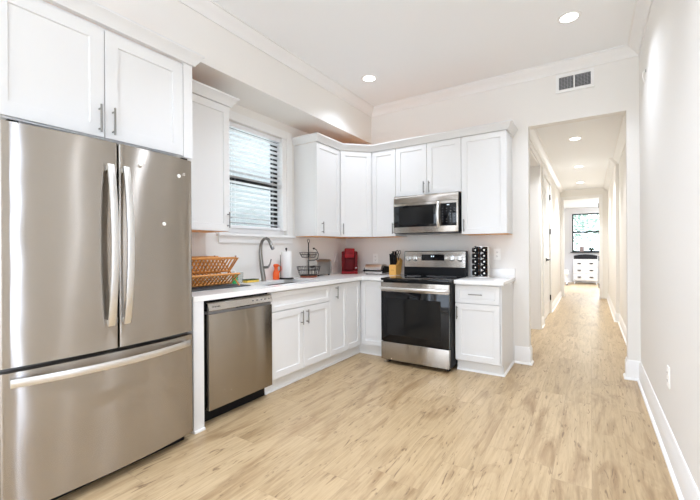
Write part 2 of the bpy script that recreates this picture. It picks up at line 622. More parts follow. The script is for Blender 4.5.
def text(body, F, u, n, v, size, m, name, parent, depth=0.0006):
    cu = bpy.data.curves.new(name, 'FONT')
    cu.body = body
    cu.size = size
    cu.extrude = depth
    cu.align_x = 'CENTER'; cu.align_y = 'CENTER'
    t = bpy.data.objects.new(name, cu)
    COL.objects.link(t)
    bpy.context.view_layer.update()
    me0 = bpy.data.meshes.new_from_object(t.evaluated_get(bpy.context.evaluated_depsgraph_get()))
    bpy.data.objects.remove(t)
    bm = BM()
    bm.from_mesh(me0)
    bpy.data.meshes.remove(me0)
    for q in bm.verts:
        q.co = F(u + q.co.x, n + q.co.z, v + q.co.y)
    for f in bm.faces: f.material_index = 0
    return obj(name, bm, m, parent, smooth=0)


def copy_tree(o, parent=None):
    c = o.copy()
    COL.objects.link(c)
    if parent is not None:
        c.parent = parent
    for ch in list(o.children):
        copy_tree(ch, c)
    return c


def arc(cx, cy, r, a0, a1, n):
    return [(cx + r * math.cos(R(a0 + (a1 - a0) * i / n)), cy + r * math.sin(R(a0 + (a1 - a0) * i / n))) for i in range(n + 1)]


# ================================================================ room shell
XL, XR, YB, YR = -2.864, 0.382, 4.329, -4.2
ZC = 3.085
XH0, XH1 = -0.65, 0.40         # hallway walls
ZH = 2.717                      # hallway ceiling
YE = 11.0                       # hallway end wall

b = BM()
box(b, -3.1, 1.8, -4.4, 16.2, -0.10, 0.0)
struct('floor', b, FLOORM)

b = BM()
box(b, -3.02, 0.50, -4.32, YB + 0.121, ZC, ZC + 0.12)
struct('ceiling', b, CEIL)
b = BM()
box(b, -2.9, 0.55, YB + 0.121, YE + 0.12, ZH, ZH + 0.1)
struct('ceiling_hall', b, CEIL)
b = BM()
box(b, -2.4, 1.72, YE + 0.12, 16.02, ZH, ZH + 0.1)
struct('ceiling_bedroom', b, CEIL)

WIN = (2.29, 3.12, 1.385, 2.462)
b = BM()
wall(b, 'X', XL - 0.156, XL, YR - 0.12, YB + 0.121, 0, ZC, [WIN, (-3.0, -1.4, 0.75, 2.45)])
struct('wall_left', b, WALL)
b = BM()
wall(b, 'Y', YB, YB + 0.121, XL, XR + 0.118, 0, ZC, [(-0.549, 0.286, -0.001, 2.512)])
# the opening reaches the floor
struct('wall_back', b, WALL)
b = BM()
wall(b, 'X', XR, XR + 0.118, YR - 0.12, YB, 0, ZC, [(-3.2, -1.4, 0.75, 2.45), (0.50, 0.60, 0.35, 2.35)])
struct('wall_right', b, WALL)
b = BM()
wall(b, 'Y', YR - 0.12, YR, XL, XR, 0, ZC, [(-2.7, -1.4, 0.5, 2.6), (-0.9, 0.2, 0.5, 2.6)])
struct('wall_rear', b, WALL)
# boxed bulkhead along the left wall
b = BM()
box(b, XL, -2.449, YR, YB, 2.636, ZC)
struct('wall_soffit', b, WALL)

# crown moulding of the kitchen: along the bulkhead, back wall and right wall
CROWN = [(0, 0), (0.010, 0), (0.014, 0.012), (0.030, 0.030), (0.055, 0.052), (0.075, 0.066), (0.080, 0.080), (0.092, 0.082), (0.092, 0.091), (0, 0.091)]
b = BM()
molding(b, [(XR, YR + 0.1), (XR, YB), (-2.449, YB), (-2.449, YR + 0.1)], CROWN, ZC - 0.091)
struct('trim_1', b, TRIM)

# baseboards with shoe
BASE = [(0, 0), (0.030, 0), (0.028, 0.010), (0.020, 0.019), (0.015, 0.020), (0.015, 0.150), (0.009, 0.162), (0.009, 0.172), (0.004, 0.180), (0, 0.180)]
BASEN = [(o * 1.0, h * 0.80) for o, h in BASE]
b = BM()
molding(b, [(XR, YR), (XR, YB), (0.286, YB), (0.286, YB + 0.121)], BASE)
struct('baseboard_right', b, TRIM)
b = BM()
molding(b, [(-0.549, YB + 0.121), (-0.549, YB), (-0.690, YB)], BASE)
struct('baseboard_back', b, TRIM)

# ---- hallway
HOLE1 = (4.95, 6.30, -0.001, 2.50)
HOLE2 = (6.82, 8.02, -0.001, 2.46)
b = BM()
wall(b, 'X', XH0 - 0.13, XH0, YB + 0.121, YE, 0, ZH, [HOLE1, HOLE2])
struct('wall_hall_left', b, WALL)
b = BM()
wall(b, 'X', XH1, XH1 + 0.12, YB + 0.121, 7.6, 0, ZH, [(4.72, 5.58, -0.001, 2.46)])
box(b, 0.352, XH1 + 0.12, 7.6, YE, 0, ZH)
struct('wall_hall_right', b, WALL)
b = BM()
wall(b, 'Y', YE, YE + 0.12, -2.3, 1.7, 0, ZH, [(-0.59, 0.19, -0.001, 2.49)])
struct('wall_hall_end', b, WALL)
# side room seen through the wide opening on the left
b = BM()
wall(b, 'X', -2.9, -2.78, YB + 0.121, 6.9, 0, ZH)
wall(b, 'Y', 6.78, 6.9, -2.78, XH0 - 0.13, 0, ZH)
struct('wall_side_room', b, WALL)
b = BM()
wall(b, 'X', -1.35, -1.30, 6.9, 8.2, 0, ZH)
wall(b, 'Y', 8.2, 8.25, -1.30, XH0 - 0.13, 0, ZH)
struct('wall_closet', b, WALL)
# hallway crown
b = BM()
molding(b, [(XH0, YE), (XH0, YB + 0.121)], [(-o if False else o, h) for o, h in CROWN], ZH - 0.091)
struct('trim_2', b, TRIM)
b = BM()
molding(b, [(XH1, YB + 0.121), (XH1, 7.6), (0.352, 7.6), (0.352, YE)], CROWN, ZH - 0.091)
struct('trim_3', b, TRIM)


def casing(b, axis, pos, sgn, u0, u1, ztop, w=0.085, t=0.018, z0=0.0):
    """door casing on the wall face at pos, standing out by sgn*t"""
    a, c = sorted((pos, pos + sgn * t))
    for q0, q1, q2, q3 in ((u0 - w, u0, z0, ztop + w), (u1, u1 + w, z0, ztop + w), (u0, u1, ztop, ztop + w)):
        if axis == 'X': box(b, a, c, q0, q1, q2, q3, 0.003)
        else: box(b, q0, q1, a, c, q2, q3, 0.003)


b = BM(); casing(b, 'X', XH0, 1, HOLE1[0], HOLE1[1], 2.50)
box(b, XH0 - 0.13, XH0, 6.285, 6.30, 0, 2.5); box(b, XH0 - 0.13, XH0, 4.95, 4.965, 0, 2.5); box(b, XH0 - 0.13, XH0, 4.965, 6.285, 2.485, 2.5)
struct('trim_4', b, TRIM)
b = BM(); casing(b, 'X', XH0, 1, HOLE2[0], HOLE2[1], 2.46)
struct('trim_5', b, TRIM)
b = BM(); casing(b, 'X', XH1, -1, 4.72, 5.58, 2.46)
struct('trim_6', b, TRIM)
b = BM(); casing(b, 'Y', YE, -1, -0.59, 0.19, 2.49, w=0.06)
box(b, 0.175, 0.19, YE, YE + 0.12, 0, 2.49); box(b, -0.59, -0.575, YE, YE + 0.12, 0, 2.49); box(b, -0.575, 0.175, YE, YE + 0.12, 2.475, 2.49)
struct('trim_7', b, TRIM)
b = BM()
molding(b, [(XH0, 6.82 - 0.085), (XH0, 6.30 + 0.085)], BASEN)
molding(b, [(XH0, YE), (XH0, 8.02 + 0.085)], BASEN)
struct('baseboard_hall_left', b, TRIM)
b = BM()
molding(b, [(XH1, 5.665), (XH1, 7.6), (0.352, 7.6), (0.352, YE)], BASEN)
struct('baseboard_hall_right', b, TRIM)


def panel_door(F, u0, u1, v0, v1, name, parent=None, t=0.035, rows=((0.10, 0.42), (0.50, 0.92))):
    bm = BM()
    fbox(bm, F, u0, u1, -t, 0, v0, v1)
    w, h = u1 - u0, v1 - v0
    for a, c in rows:
        for s in ((0.16, 0.47), (0.53, 0.84)) if w > 0.5 else ((0.2, 0.8),):
            x0, x1, y0, y1 = u0 + w * s[0], u0 + w * s[1], v0 + h * a, v0 + h * c
            e = 0.012
            for q in ((x0, x1, y0, y0 + e), (x0, x1, y1 - e, y1), (x0, x0 + e, y0 + e, y1 - e), (x1 - e, x1, y0 + e, y1 - e)):
                fbox(bm, F, q[0], q[1], 0, 0.006, q[2], q[3])
    o = obj(name, bm, TRIM, parent)
    return o


def hinges(F, u, zs, parent):
    for z in zs:
        bm = BM()
        tube(bm, [F(u, 0.006, z - 0.045), F(u, 0.006, z + 0.045)], 0.009, 8)
        fbox(bm, F, u - 0.002, u + 0.028, 0.0, 0.004, z - 0.045, z + 0.045)
        obj('hinge', bm, BLACKM, parent)


# double closet doors on the left of the hallway
Fh = Frame((XH0 - 0.012, 0, 0), (0, 1, 0), (1, 0, 0))
for i, (a, c, hz, ku) in enumerate(((6.825, 7.417, 6.825, 7.36), (7.423, 8.015, 8.015, 7.48))):
    d = panel_door(Fh, a, c, 0.012, 2.452, 'door_%d' % (i + 1))
    d['kind'] = 'structure'
    F2 = Frame((XH0 - 0.012, 0, 0), (0, 1 if i == 0 else -1, 0), (1, 0, 0))
    for z in (0.30, 1.55, 2.2):
        bm = BM()
        tube(bm, [(XH0 + 0.004, hz, z - 0.05), (XH0 + 0.004, hz, z + 0.05)], 0.011, 8)
        obj('hinge', bm, BLACKM, d)
    bm = BM()
    tube(bm, [(XH0 - 0.012, ku, 1.03), (XH0 + 0.035, ku, 1.03)], 0.012, 8)
    tube(bm, [(XH0 + 0.035, ku, 1.03), (XH0 + 0.035, ku + (-0.10 if i == 0 else 0.10), 1.03)], 0.009, 8)
    lathe(bm, [(0.028, 0), (0.028, 0.008), (0.0, 0.009)], (XH0 - 0.012, ku, 1.03), 14, 'X')
    obj('handle', bm, BLACKM, d)
# closed door on the right of the hallway
Fr = Frame((XH1 + 0.012, 0, 0), (0, 1, 0), (-1, 0, 0))
d = panel_door(Fr, 4.725, 5.575, 0.012, 2.452, 'door_3')
d['kind'] = 'structure'
bm = BM()
tube(bm, [(XH1 + 0.012, 4.80, 1.0), (XH1 - 0.035, 4.80, 1.0)], 0.012, 8)
tube(bm, [(XH1 - 0.035, 4.80, 1.0), (XH1 - 0.035, 4.91, 1.0)], 0.009, 8)
obj('handle', bm, BLACKM, d)
# bedroom door swung open into the bedroom, hinged on the right jamb
Fd = Frame((0.182, YE + 0.135, 0), (0.10, 1, 0), (-1, 0.1, 0))
d = panel_door(Fd, 0.0, 0.76, 0.012, 2.47, 'door_4')
d['kind'] = 'structure'
for z in (0.30, 0.98, 1.62, 2.29):
    bm = BM()
    box(bm, 0.160, 0.176, YE + 0.060, YE + 0.13, z - 0.055, z + 0.055)
    obj('hinge', bm, BLACKM, d)

# ---- bedroom shell
b = BM()
wall(b, 'Y', 15.9, 16.02, -2.3, 1.7, 0, ZH, [(-0.57, 0.40, 1.11, 2.50)])
struct('wall_bedroom_end', b, WALLW)
b = BM()
wall(b, 'X', -2.42, -2.3, YE + 0.12, 16.02, 0, ZH)
struct('wall_bedroom_left', b, WALLW)
b = BM()
wall(b, 'X', 1.6, 1.72, YE + 0.12, 16.02, 0, ZH)
struct('wall_bedroom_right', b, WALLW)
b = BM()
molding(b, [(1.6, 15.9), (-2.3, 15.9)], BASEN)
struct('baseboard_bedroom', b, TRIM)

# ---- kitchen window
w1 = empty('window_1', (XL - 0.10, 2.70, 1.385)); w1['kind'] = 'structure'
b = BM()
fx0, fx1 = -2.995, -2.945
y0, y1, z0, z1 = WIN
box(b, fx0, fx1, y0, y0 + 0.045, z0, z1); box(b, fx0, fx1, y1 - 0.115, y1 - 0.06, z0, z1)
box(b, fx0, fx1, y0 + 0.045, y1 - 0.115, z1 - 0.05, z1); box(b, fx0, fx1, y0 + 0.045, y1 - 0.115, z0 + 0.055, z0 + 0.085)
box(b, fx0, fx1 + 0.01, y0 + 0.045, y1 - 0.115, 1.885, 1.945)
obj('window_frame', b, BLACKP, w1)
b = BM(); box(b, fx0, XL, y1 - 0.06, y1, z0 + 0.055, z1); box(b, fx0, -2.900, y0, y1, z0, z0 + 0.055)
obj('jamb_liner', b, TRIM, w1)
b = BM(); box(b, -2.972, -2.968, y0 + 0.03, y1 - 0.10, z0 + 0.03, z1 - 0.03)
obj('pane', b, GLASS, w1)
b = BM()
casing(b, 'X', XL, 1, 2.29, 3.12, 2.462, w=0.085, t=0.016, z0=1.385)
struct('trim_8', b, TRIM)
b = BM()
box(b, fx1, XL + 0.045, 2.185, 3.225, 1.360, 1.385, 0.003)      # stool
box(b, XL, XL + 0.016, 2.205, 3.205, 1.295, 1.360, 0.002)       # apron
struct('trim_9', b, TRIM)

# blind
bl = empty('window_blind', (-2.91, 2.70, 1.40), 'white horizontal slat blind lowered over the kitchen window above the sink', 'blind')
b = BM(); box(b, -2.935, -2.885, 2.30, 3.052, 2.415, 2.458, 0.003)
obj('headrail', b, BLINDM, bl)
b = BM()
zz = 2.385
while zz > 1.485:
    c = Vector((-2.91, 2.676, zz))
    M = Matrix.Translation(c) @ Matrix.Rotation(R(-12), 4, 'Y')
    box(b, -0.024, 0.024, -0.372, 0.372, -0.0012, 0.0012, 0, M)
    zz -= 0.0495
obj('slats', b, BLINDM, bl)
b = BM(); box(b, -2.932, -2.888, 2.304, 3.048, 1.441, 1.468, 0.002)
obj('bottom_rail', b, BLINDM, bl)
for y in (2.42, 2.93):
    b = BM(); tube(b, [(-2.884, y, 1.455), (-2.884, y, 2.42)], 0.0012, 5); tube(b, [(-2.936, y, 1.455), (-2.936, y, 2.42)], 0.0012, 5)
    obj('ladder_cord', b, BLINDM, bl)

# unseen windows added to admit daylight fill (frames; the fill lamps stand in them)
for i, (a, c, q0, q1, ax) in zip((0, 1, 2, 4, 5), ((-2.7, -1.4, 0.5, 2.6, 'Y'), (-0.9, 0.2, 0.5, 2.6, 'Y'), (-3.0, -1.4, 0.75, 2.45, 'X'), (-3.2, -1.4, 0.75, 2.45, 'XR'), (0.50, 0.60, 0.35, 2.35, 'XR'))):
    b = BM()
    p0, p1 = {'Y': (YR - 0.10, YR - 0.05), 'X': (XL - 0.14, XL - 0.09), 'XR': (XR + 0.07, XR + 0.11)}[ax]
    e_ = 0.05 if c - a > 0.5 else 0.012
    for r4 in ((a, a + e_, q0, q1), (c - e_, c, q0, q1), (a + e_, c - e_, q0, q0 + e_), (a + e_, c - e_, q1 - e_, q1),
               (a + e_, c - e_, (q0 + q1) / 2 - 0.02, (q0 + q1) / 2 + 0.02)):
        if ax == 'Y': box(b, r4[0], r4[1], p0, p1, r4[2], r4[3])
        else: box(b, p0, p1, r4[0], r4[1], r4[2], r4[3])
    struct('window_%d' % (i + 2), b, TRIM)

# bedroom window
w5 = empty('window_5', (-0.085, 15.95, 1.11)); w5['kind'] = 'structure'
b = BM()
for q in ((-0.57, -0.53, 1.11, 2.5), (0.36, 0.40, 1.11, 2.5), (-0.53, 0.36, 1.11, 1.15), (-0.53, 0.36, 2.46, 2.5), (-0.53, 0.36, 1.80, 1.86)):
    box(b, q[0], q[1], 15.93, 15.98, q[2], q[3])
obj('window_frame', b, BLACKP, w5)
b = BM(); box(b, -0.54, 0.37, 15.953, 15.957, 1.14, 2.47)
obj('pane', b, GLASS, w5)
b = BM(); box(b, -0.62, 0.45, 15.84, 15.93, 1.085, 1.11)
obj('sill', b, BLACKP, w5)

# ---- outside
b = BM(); box(b, -16, -3.3, -12, 30, -0.62, -0.6); box(b, -16, 12, 16.6, 40, -0.62, -0.6)
o = struct('ground_outside', b, GROUND)
b = BM(); box(b, -5.6, -5.3, -2, 9, -0.6, 5.2)
box(b, -5.7, -5.15, -2.1, 9.1, 5.2, 5.3)
o = obj('neighbor_house', b, SIDING)
tag(o, 'pale blue clapboard house wall outside the kitchen window', 'house')
for i, (tx, ty, s, lab) in enumerate(((-0.9, 20.5, 1.5, 'leafy green tree outside the left half of the bedroom window'),
                                      (2.4, 22.5, 1.7, 'leafy green tree outside the right half of the bedroom window'))):
    t = empty('tree', (tx, ty, -0.6), lab, 'tree', 'trees outside the bedroom window')
    b = BM(); tube(b, [(tx, ty, -0.6), (tx + 0.05, ty, 1.0), (tx, ty, 2.3)], [0.14, 0.11, 0.07], 10)
    obj('trunk', b, BARK, t)
    b = BM()
    for k in range(900):
        d3 = Vector((random.gauss(0, 1), random.gauss(0, 1), random.gauss(0, 1))).normalized() * (random.random() ** 0.4) * s
        c = Vector((tx, ty, 2.5)) + Vector((d3.x, d3.y * 0.8, d3.z * 0.95))
        M = Matrix.Translation(c) @ Matrix.Rotation(random.random() * 6, 4, 'Z') @ Matrix.Rotation(random.random() * 3, 4, 'X')
        sz = 0.07 + random.random() * 0.06
        vv = [b.verts.new(M @ Vector(p)) for p in ((-sz, 0, 0), (0, -sz * .5, 0.01), (sz, 0, 0), (0, sz * .5, 0.01))]
        b.faces.new(vv)
    obj('foliage', b, LEAF, t)

# ================================================================ ceiling lights, vent, plates
def downlight(name, x, y, z, label, group, power, color=LAMP_COLOR):
    t = empty(name, (x, y, z), label, 'ceiling light', group)
    b = BM(); lathe(b, [(0.062, -0.006), (0.085, -0.004), (0.088, -0.001), (0.088, 0), (0.062, 0)], (x, y, z), 32, loop=True)
    obj('trim_ring', b, TRIM, t)
    b = BM(); lathe(b, [(0.0, -0.0055), (0.061, -0.005), (0.061, -0.001)], (x, y, z), 32)
    obj('lens', b, LENS, t)
    area('lamp', (x, y, z - 0.010), (0, 0, 0), 0.12, 0.12, power, color, 'DISK')


KL = ['recessed ceiling light above the sink corner, left one in the photo',
      'recessed ceiling light nearest the ceiling vent on the right',
      'added unseen ceiling light over the middle of the kitchen floor', 'recessed ceiling light near the right wall overhead',  # middle-floor one is out of view, added to light the left run
      'added unseen ceiling light over the living area, left', 'added unseen ceiling light over the living area, right',  # living-area pair is out of view, added as room fill
      'added unseen ceiling light by the rear windows, left', 'added unseen ceiling light by the rear windows, right']  # rear pair is out of view too, added as room fill
for (x, y), l, pw in zip(LAMPS, KL, LAMP_POWER):
    downlight('ceiling_light', x, y, ZC, l, 'recessed kitchen ceiling lights', pw)
HL = ['nearest recessed light in the hallway ceiling', 'middle recessed light in the hallway ceiling', 'farthest recessed light in the hallway ceiling']
for (x, y), l in zip(HALL_LAMPS, HL):
    downlight('ceiling_light', x, y, ZH, l, 'recessed hallway ceiling lights', HALL_POWER, HALL_COLOR)
area('lamp_side_room', (-1.8, 5.6, ZH - 0.05), (0, 0, 0), 0.3, 0.3, 10, LAMP_COLOR, 'DISK')
area('bedroom_fill', (-0.3, 13.5, ZH - 0.05), (0, 0, 0), 0.4, 0.4, 62, (0.88, 0.97, 1.12), 'DISK')  # unseen lamp added to brighten the bedroom

vt = empty('wall_vent', (-0.127, YB, 2.80), 'white return air vent with two louvred halves above the hallway opening', 'vent')
b = BM()
wall(b, 'Y', YB - 0.014, YB - 0.001, -0.289, 0.036, 2.795, 2.975, [(-0.262, -0.136, 2.822, 2.948), (-0.124, 0.009, 2.822, 2.948)])
obj('frame', b, TRIM, vt)
b = BM(); box(b, -0.262, 0.009, YB - 0.002, YB - 0.001, 2.822, 2.948)
obj('backing', b, mat('vent_shadow_grey', (0.16, 0.16, 0.17), 0.8), vt)
VL = mat('vent_louvre', (0.50, 0.50, 0.51), 0.5)
for a, c in ((-0.262, -0.136), (-0.124, 0.009)):
    b = BM()
    for k in range(9):
        z = 2.829 + k * 0.0135
        M = Matrix.Translation((0, YB - 0.008, z)) @ Matrix.Rotation(R(35), 4, 'X')
        box(b, a, c, -0.005, 0.005, -0.0007, 0.0007, 0, M)
    for k in range(1, 5):
        xx = a + (c - a) * k / 5
        box(b, xx - 0.0012, xx + 0.0012, YB - 0.013, YB - 0.010, 2.822, 2.948)
    obj('louvres', b, VL, vt)


def outlet(x, y, z, F, label, switch=False):
    t = empty('wall_switch' if switch else 'wall_outlet', (x, y, z - 0.06), label, 'switch' if switch else 'outlet')
    b = BM(); 
    fbox(b, F, -0.037, 0.037, 0, 0.006, -0.06, 0.06)
    obj('cover_plate', b, PLATE, t)
    if switch:
        b = BM(); fbox(b, F, -0.017, 0.017, 0.006, 0.010, -0.034, 0.034); obj('rocker', b, PLATE, t)
    else:
        for s in (-1, 1):
            b = BM(); fbox(b, F, -0.017, 0.017, 0.006, 0.008, s * 0.022 - 0.015, s * 0.022 + 0.015); so = obj('socket', b, PLATE, t)
            b = BM()
            for dx in (-0.007, 0.007): fbox(b, F, dx - 0.0014, dx + 0.0014, 0.008, 0.0085, s * 0.022 - 0.004, s * 0.022 + 0.007)
            fbox(b, F, -0.002, 0.002, 0.008, 0.0085, s * 0.022 - 0.011, s * 0.022 - 0.007)
            obj('slots', b, DARKHOLE, so)
    return t


outlet(-2.395, YB, 1.11, Frame((-2.395, YB, 1.11), (1, 0, 0), (0, -1, 0)), 'white duplex outlet on the back wall above the silver press')
outlet(-0.865, YB, 1.165, Frame((-0.865, YB, 1.165), (1, 0, 0), (0, -1, 0)), 'white duplex outlet on the back wall right of the spice rack')
outlet(XL, 4.08, 1.12, Frame((XL, 4.08, 1.12), (0, 1, 0), (1, 0, 0)), 'white switch plate on the left wall behind the toaster', True)
outlet(XR, 2.847, 0.465, Frame((XR, 2.847, 0.465), (0, 1, 0), (-1, 0, 0)), 'white duplex outlet low on the right wall above the baseboard')
t = empty('wire_stub', (XR, 3.83, 2.56), 'small white wire stub hanging from a hole high on the right wall', 'wire')
b = BM(); lathe(b, [(0.012, -0.002), (0.012, 0.0)], (XR, 3.83, 2.655), 12, 'X'); obj('hole_ring', b, DARKHOLE, t)
b = BM(); tube(b, [(XR, 3.83, 2.655), (XR - 0.02, 3.832, 2.645), (XR - 0.022, 3.825, 2.61), (XR - 0.014, 3.83, 2.58), (XR - 0.01, 3.84, 2.565)], 0.003, 6); obj('wire', b, PLATE, t)

# ================================================================ cabinets
FL = Frame((0, 0, 0), (0, 1, 0), (1, 0, 0))     # doors facing +x (u = y, n = x)
FB = Frame((0, 0, 0), (1, 0, 0), (0, -1, 0))    # doors facing -y (u = x, n = -y)
G = 0.0015


def carcass(parent, x0, x1, y0, y1, z0, z1, top_raw=1):
    b = BM(); box(b, x0, x1, y0, y1, z0, z1, 0.001)
    for f in b.faces:
        zc = f.calc_center_median().z
        if (zc > z1 - 0.002 or (zc < z0 + 0.002 and top_raw == 1)) and top_raw: f.material_index = 1
    return obj('body', b, [CAB, CABIN], parent)


def add_door(parent, F, u0, u1, v0, v1, n, pull=None, name='door', label=None, rail=0.058):
    d = obj(name, shaker(F, u0 + G, u1 - G, v0, v1, n, rail=rail), CAB, parent)
    if pull:
        pu, pv, vert, ln = pull
        obj('handle', bar_pull(F, pu, pv, n + 0.020, ln, vert), NICKEL, d)
    return d


ZU0, ZU1 = 1.380, 2.425
XUF, YUF = -2.54, 4.004
# over the refrigerator
c = empty('wall_cabinet', (-2.55, 1.01, 1.838), 'deep white two-door wall cabinet directly above the stainless refrigerator', 'cabinet', 'white shaker wall cabinets')
carcass(c, XL + 0.001, -2.262, 0.485, 1.530, 1.838, 2.46, 2)
add_door(c, FL, 0.515, 0.990, 1.845, 2.440, -2.264, (0.962, 1.940, True, 0.15), rail=0.068)
add_door(c, FL, 0.992, 1.462, 1.845, 2.440, -2.264, (1.030, 1.940, True, 0.15), rail=0.068)
b = BM(); box(b, -2.262, -2.246, 1.465, 1.530, 1.838, 2.46)
obj('filler_strip', b, CAB, c)
# left of the window
c = empty('wall_cabinet', (-2.70, 1.80, ZU0), 'tall white single-door wall cabinet between the refrigerator and the window', 'cabinet', 'white shaker wall cabinets')
carcass(c, XL + 0.001, XUF - 0.020, 1.532, 2.078, ZU0, ZU1)
add_door(c, FL, 1.534, 2.078, ZU0 + 0.004, ZU1 - 0.003, XUF - 0.020, (2.050, 1.475, True, 0.13))
# right of the window
c = empty('wall_cabinet', (-2.70, 3.485, ZU0), 'narrow white wall cabinet just right of the window', 'cabinet', 'white shaker wall cabinets')
carcass(c, XL + 0.001, XUF - 0.020, 3.255, 3.718, ZU0, ZU1)
add_door(c, FL, 3.257, 3.717, ZU0 + 0.004, ZU1 - 0.003, XUF - 0.020, (3.345, 1.475, True, 0.13))
# diagonal corner
c = empty('wall_cabinet', (-2.65, 4.10, ZU0), 'white wall cabinet with a diagonal door in the kitchen corner', 'cabinet', 'white shaker wall cabinets')
b = BM()
prism(b, [(XL + 0.001, 3.72), (XUF - 0.020, 3.72), (-2.268, 3.992 + 0.032), (-2.268, YB - 0.001), (XL + 0.001, YB - 0.001)], ZU0, ZU1)
for f in b.faces:
    if f.calc_center_median().z > ZU1 - 0.002 or f.calc_center_median().z < ZU0 + 0.002: f.material_index = 1
obj('body', b, [CAB, CABIN], c)
dl = math.hypot(0.292 - 0.02, 0.304)
Fdg = Frame((XUF - 0.0205, 3.7195, 0), (0.2925, 0.3045, 0), (0.3045, -0.2925, 0))
add_door(c, Fdg, 0.016, dl, ZU0 + 0.004, ZU1 - 0.003, 0.001, (0.045, 1.475, True, 0.13))
# left of the microwave
c = empty('wall_cabinet', (-2.10, 4.17, ZU0), 'narrow white wall cabinet between the corner cabinet and the microwave', 'cabinet', 'white shaker wall cabinets')
carcass(c, -2.266, -1.940, YUF + 0.020, YB - 0.001, ZU0, ZU1)
add_door(c, FB, -2.262, -1.940, ZU0 + 0.004, ZU1 - 0.003, -(YUF + 0.020), (-1.972, 1.475, True, 0.13))
# above the microwave
c = empty('wall_cabinet', (-1.55, 4.17, 1.84), 'short white two-door wall cabinet directly above the microwave', 'cabinet', 'white shaker wall cabinets')
carcass(c, -1.938, -1.165, YUF + 0.020, YB - 0.001, 1.842, ZU1)
add_door(c, FB, -1.938, -1.552, 1.846, ZU1 - 0.003, -(YUF + 0.020), (-1.583, 1.925, True, 0.13))
add_door(c, FB, -1.551, -1.165, 1.846, ZU1 - 0.003, -(YUF + 0.020), (-1.520, 1.925, True, 0.13))
# right of the microwave
c = empty('wall_cabinet', (-0.93, 4.17, ZU0), 'tall white single-door wall cabinet right of the microwave, end of the row', 'cabinet', 'white shaker wall cabinets')
carcass(c, -1.163, -0.706, YUF + 0.020, YB - 0.001, ZU0, ZU1)
add_door(c, FB, -1.163, -0.706, ZU0 + 0.004, ZU1 - 0.003, -(YUF + 0.020), (-1.133, 1.475, True, 0.13))

# crown on top of the wall cabinets (outline projects to the right of travel -> negative offsets)
CC = [(0, 0), (-0.014, 0), (-0.018, 0.010), (-0.030, 0.024), (-0.045, 0.052), (-0.058, 0.062), (-0.058, 0.074), (0.018, 0.074), (0.018, 0.0)]
b = BM()
molding(b, [(XL + 0.002, 3.255), (XUF, 3.255), (XUF, 3.715), (-2.262, YUF), (-0.706, YUF), (-0.706, YB - 0.002)], CC, ZU1)
struct('trim_10', b, CAB)
b = BM()
molding(b, [(XUF, 1.545), (XUF, 2.078), (XL + 0.002, 2.078)], CC, ZU1)
struct('trim_11', b, CAB)
b = BM()
molding(b, [(-2.244, 0.485), (-2.244, 1.530), (XL + 0.002, 1.530)], CC, 2.461)
struct('trim_12', b, CAB)

# ---------------- base cabinets, left run
ZB0, ZB1 = 0.105, 0.876
XBF = -2.254
c = empty('end_panel', (-2.54, 1.55, 0), 'white vertical end panel between the refrigerator and the dishwasher', 'panel')
b = BM(); box(b, XL + 0.001, -2.222, 1.512, 1.592, 0, ZB1, 0.0015); obj('panel', b, CAB, c)
b = BM(); box(b, -2.222, -2.210, 1.512, 1.592, 0, 0.018, 0.003); obj('shoe_strip', b, TRIM, c)


def toe(parent, *seg):
    b = BM()
    for s in seg: box(b, *s)
    return obj('toe_kick', b, TOE, parent)


c = empty('base_cabinet', (-2.55, 2.69, 0), 'white sink base cabinet with a false drawer front and two doors', 'cabinet', 'white shaker base cabinets')
b = BM()
box(b, XL + 0.001, XBF - 0.020, 2.262, 2.280, ZB0, ZB1); box(b, XL + 0.001, XBF - 0.020, 3.080, 3.098, ZB0, ZB1)
box(b, XL + 0.001, XBF - 0.020, 2.280, 3.080, ZB0, ZB0 + 0.018); box(b, XBF - 0.040, XBF - 0.020, 2.280, 3.080, ZB0 + 0.018, ZB1)
obj('body', b, CAB, c)
add_door(c, FL, 2.262, 3.100, 0.700, 0.862, XBF - 0.020, None, 'false_drawer_front', rail=0.040)
add_door(c, FL, 2.262, 2.683, 0.125, 0.692, XBF - 0.020, (2.645, 0.600, True, 0.13))
add_door(c, FL, 2.684, 3.100, 0.125, 0.692, XBF - 0.020, (2.722, 0.600, True, 0.13))
toe(c, (-2.34, -2.320, 2.245, 3.098, 0, ZB0)); b = BM(); box(b, -2.320, -2.308, 2.245, 3.098, 0, 0.016, 0.003); obj('shoe_strip', b, TRIM, c)
c = empty('base_cabinet', (-2.55, 3.26, 0), 'narrow white single-door base cabinet right of the sink cabinet', 'cabinet', 'white shaker base cabinets')
b = BM(); box(b, XL + 0.001, XBF - 0.020, 3.100, 3.416, ZB0, ZB1); obj('body', b, CAB, c)
add_door(c, FL, 3.102, 3.416, 0.125, 0.862, XBF - 0.020, (3.205, 0.775, True, 0.13), rail=0.05)
toe(c, (-2.34, -2.320, 3.100, 3.416, 0, ZB0)); b = BM(); box(b, -2.320, -2.308, 3.100, 3.416, 0, 0.016, 0.003); obj('shoe_strip', b, TRIM, c)
c = empty('base_cabinet', (-2.45, 3.95, 0), 'white corner base cabinet with two doors meeting at a right angle', 'cabinet', 'white shaker base cabinets')
b = BM()
prism(b, [(XL + 0.001, 3.418), (XBF - 0.020, 3.418), (XBF - 0.020, 3.740), (-1.925, 3.740), (-1.925, YB - 0.001), (XL + 0.001, YB - 0.001)], ZB0, ZB1)
obj('body', b, CAB, c)
add_door(c, FL, 3.418, 3.698, 0.125, 0.862, XBF - 0.020, None, rail=0.05)
add_door(c, FB, -2.252, -1.925, 0.125, 0.862, -3.740, (-1.948, 0.795, True, 0.13), rail=0.05)
toe(c, (-2.34, -2.320, 3.418, 3.80, 0, ZB0), (-2.320, -1.925, 3.785, 3.80, 0, ZB0))
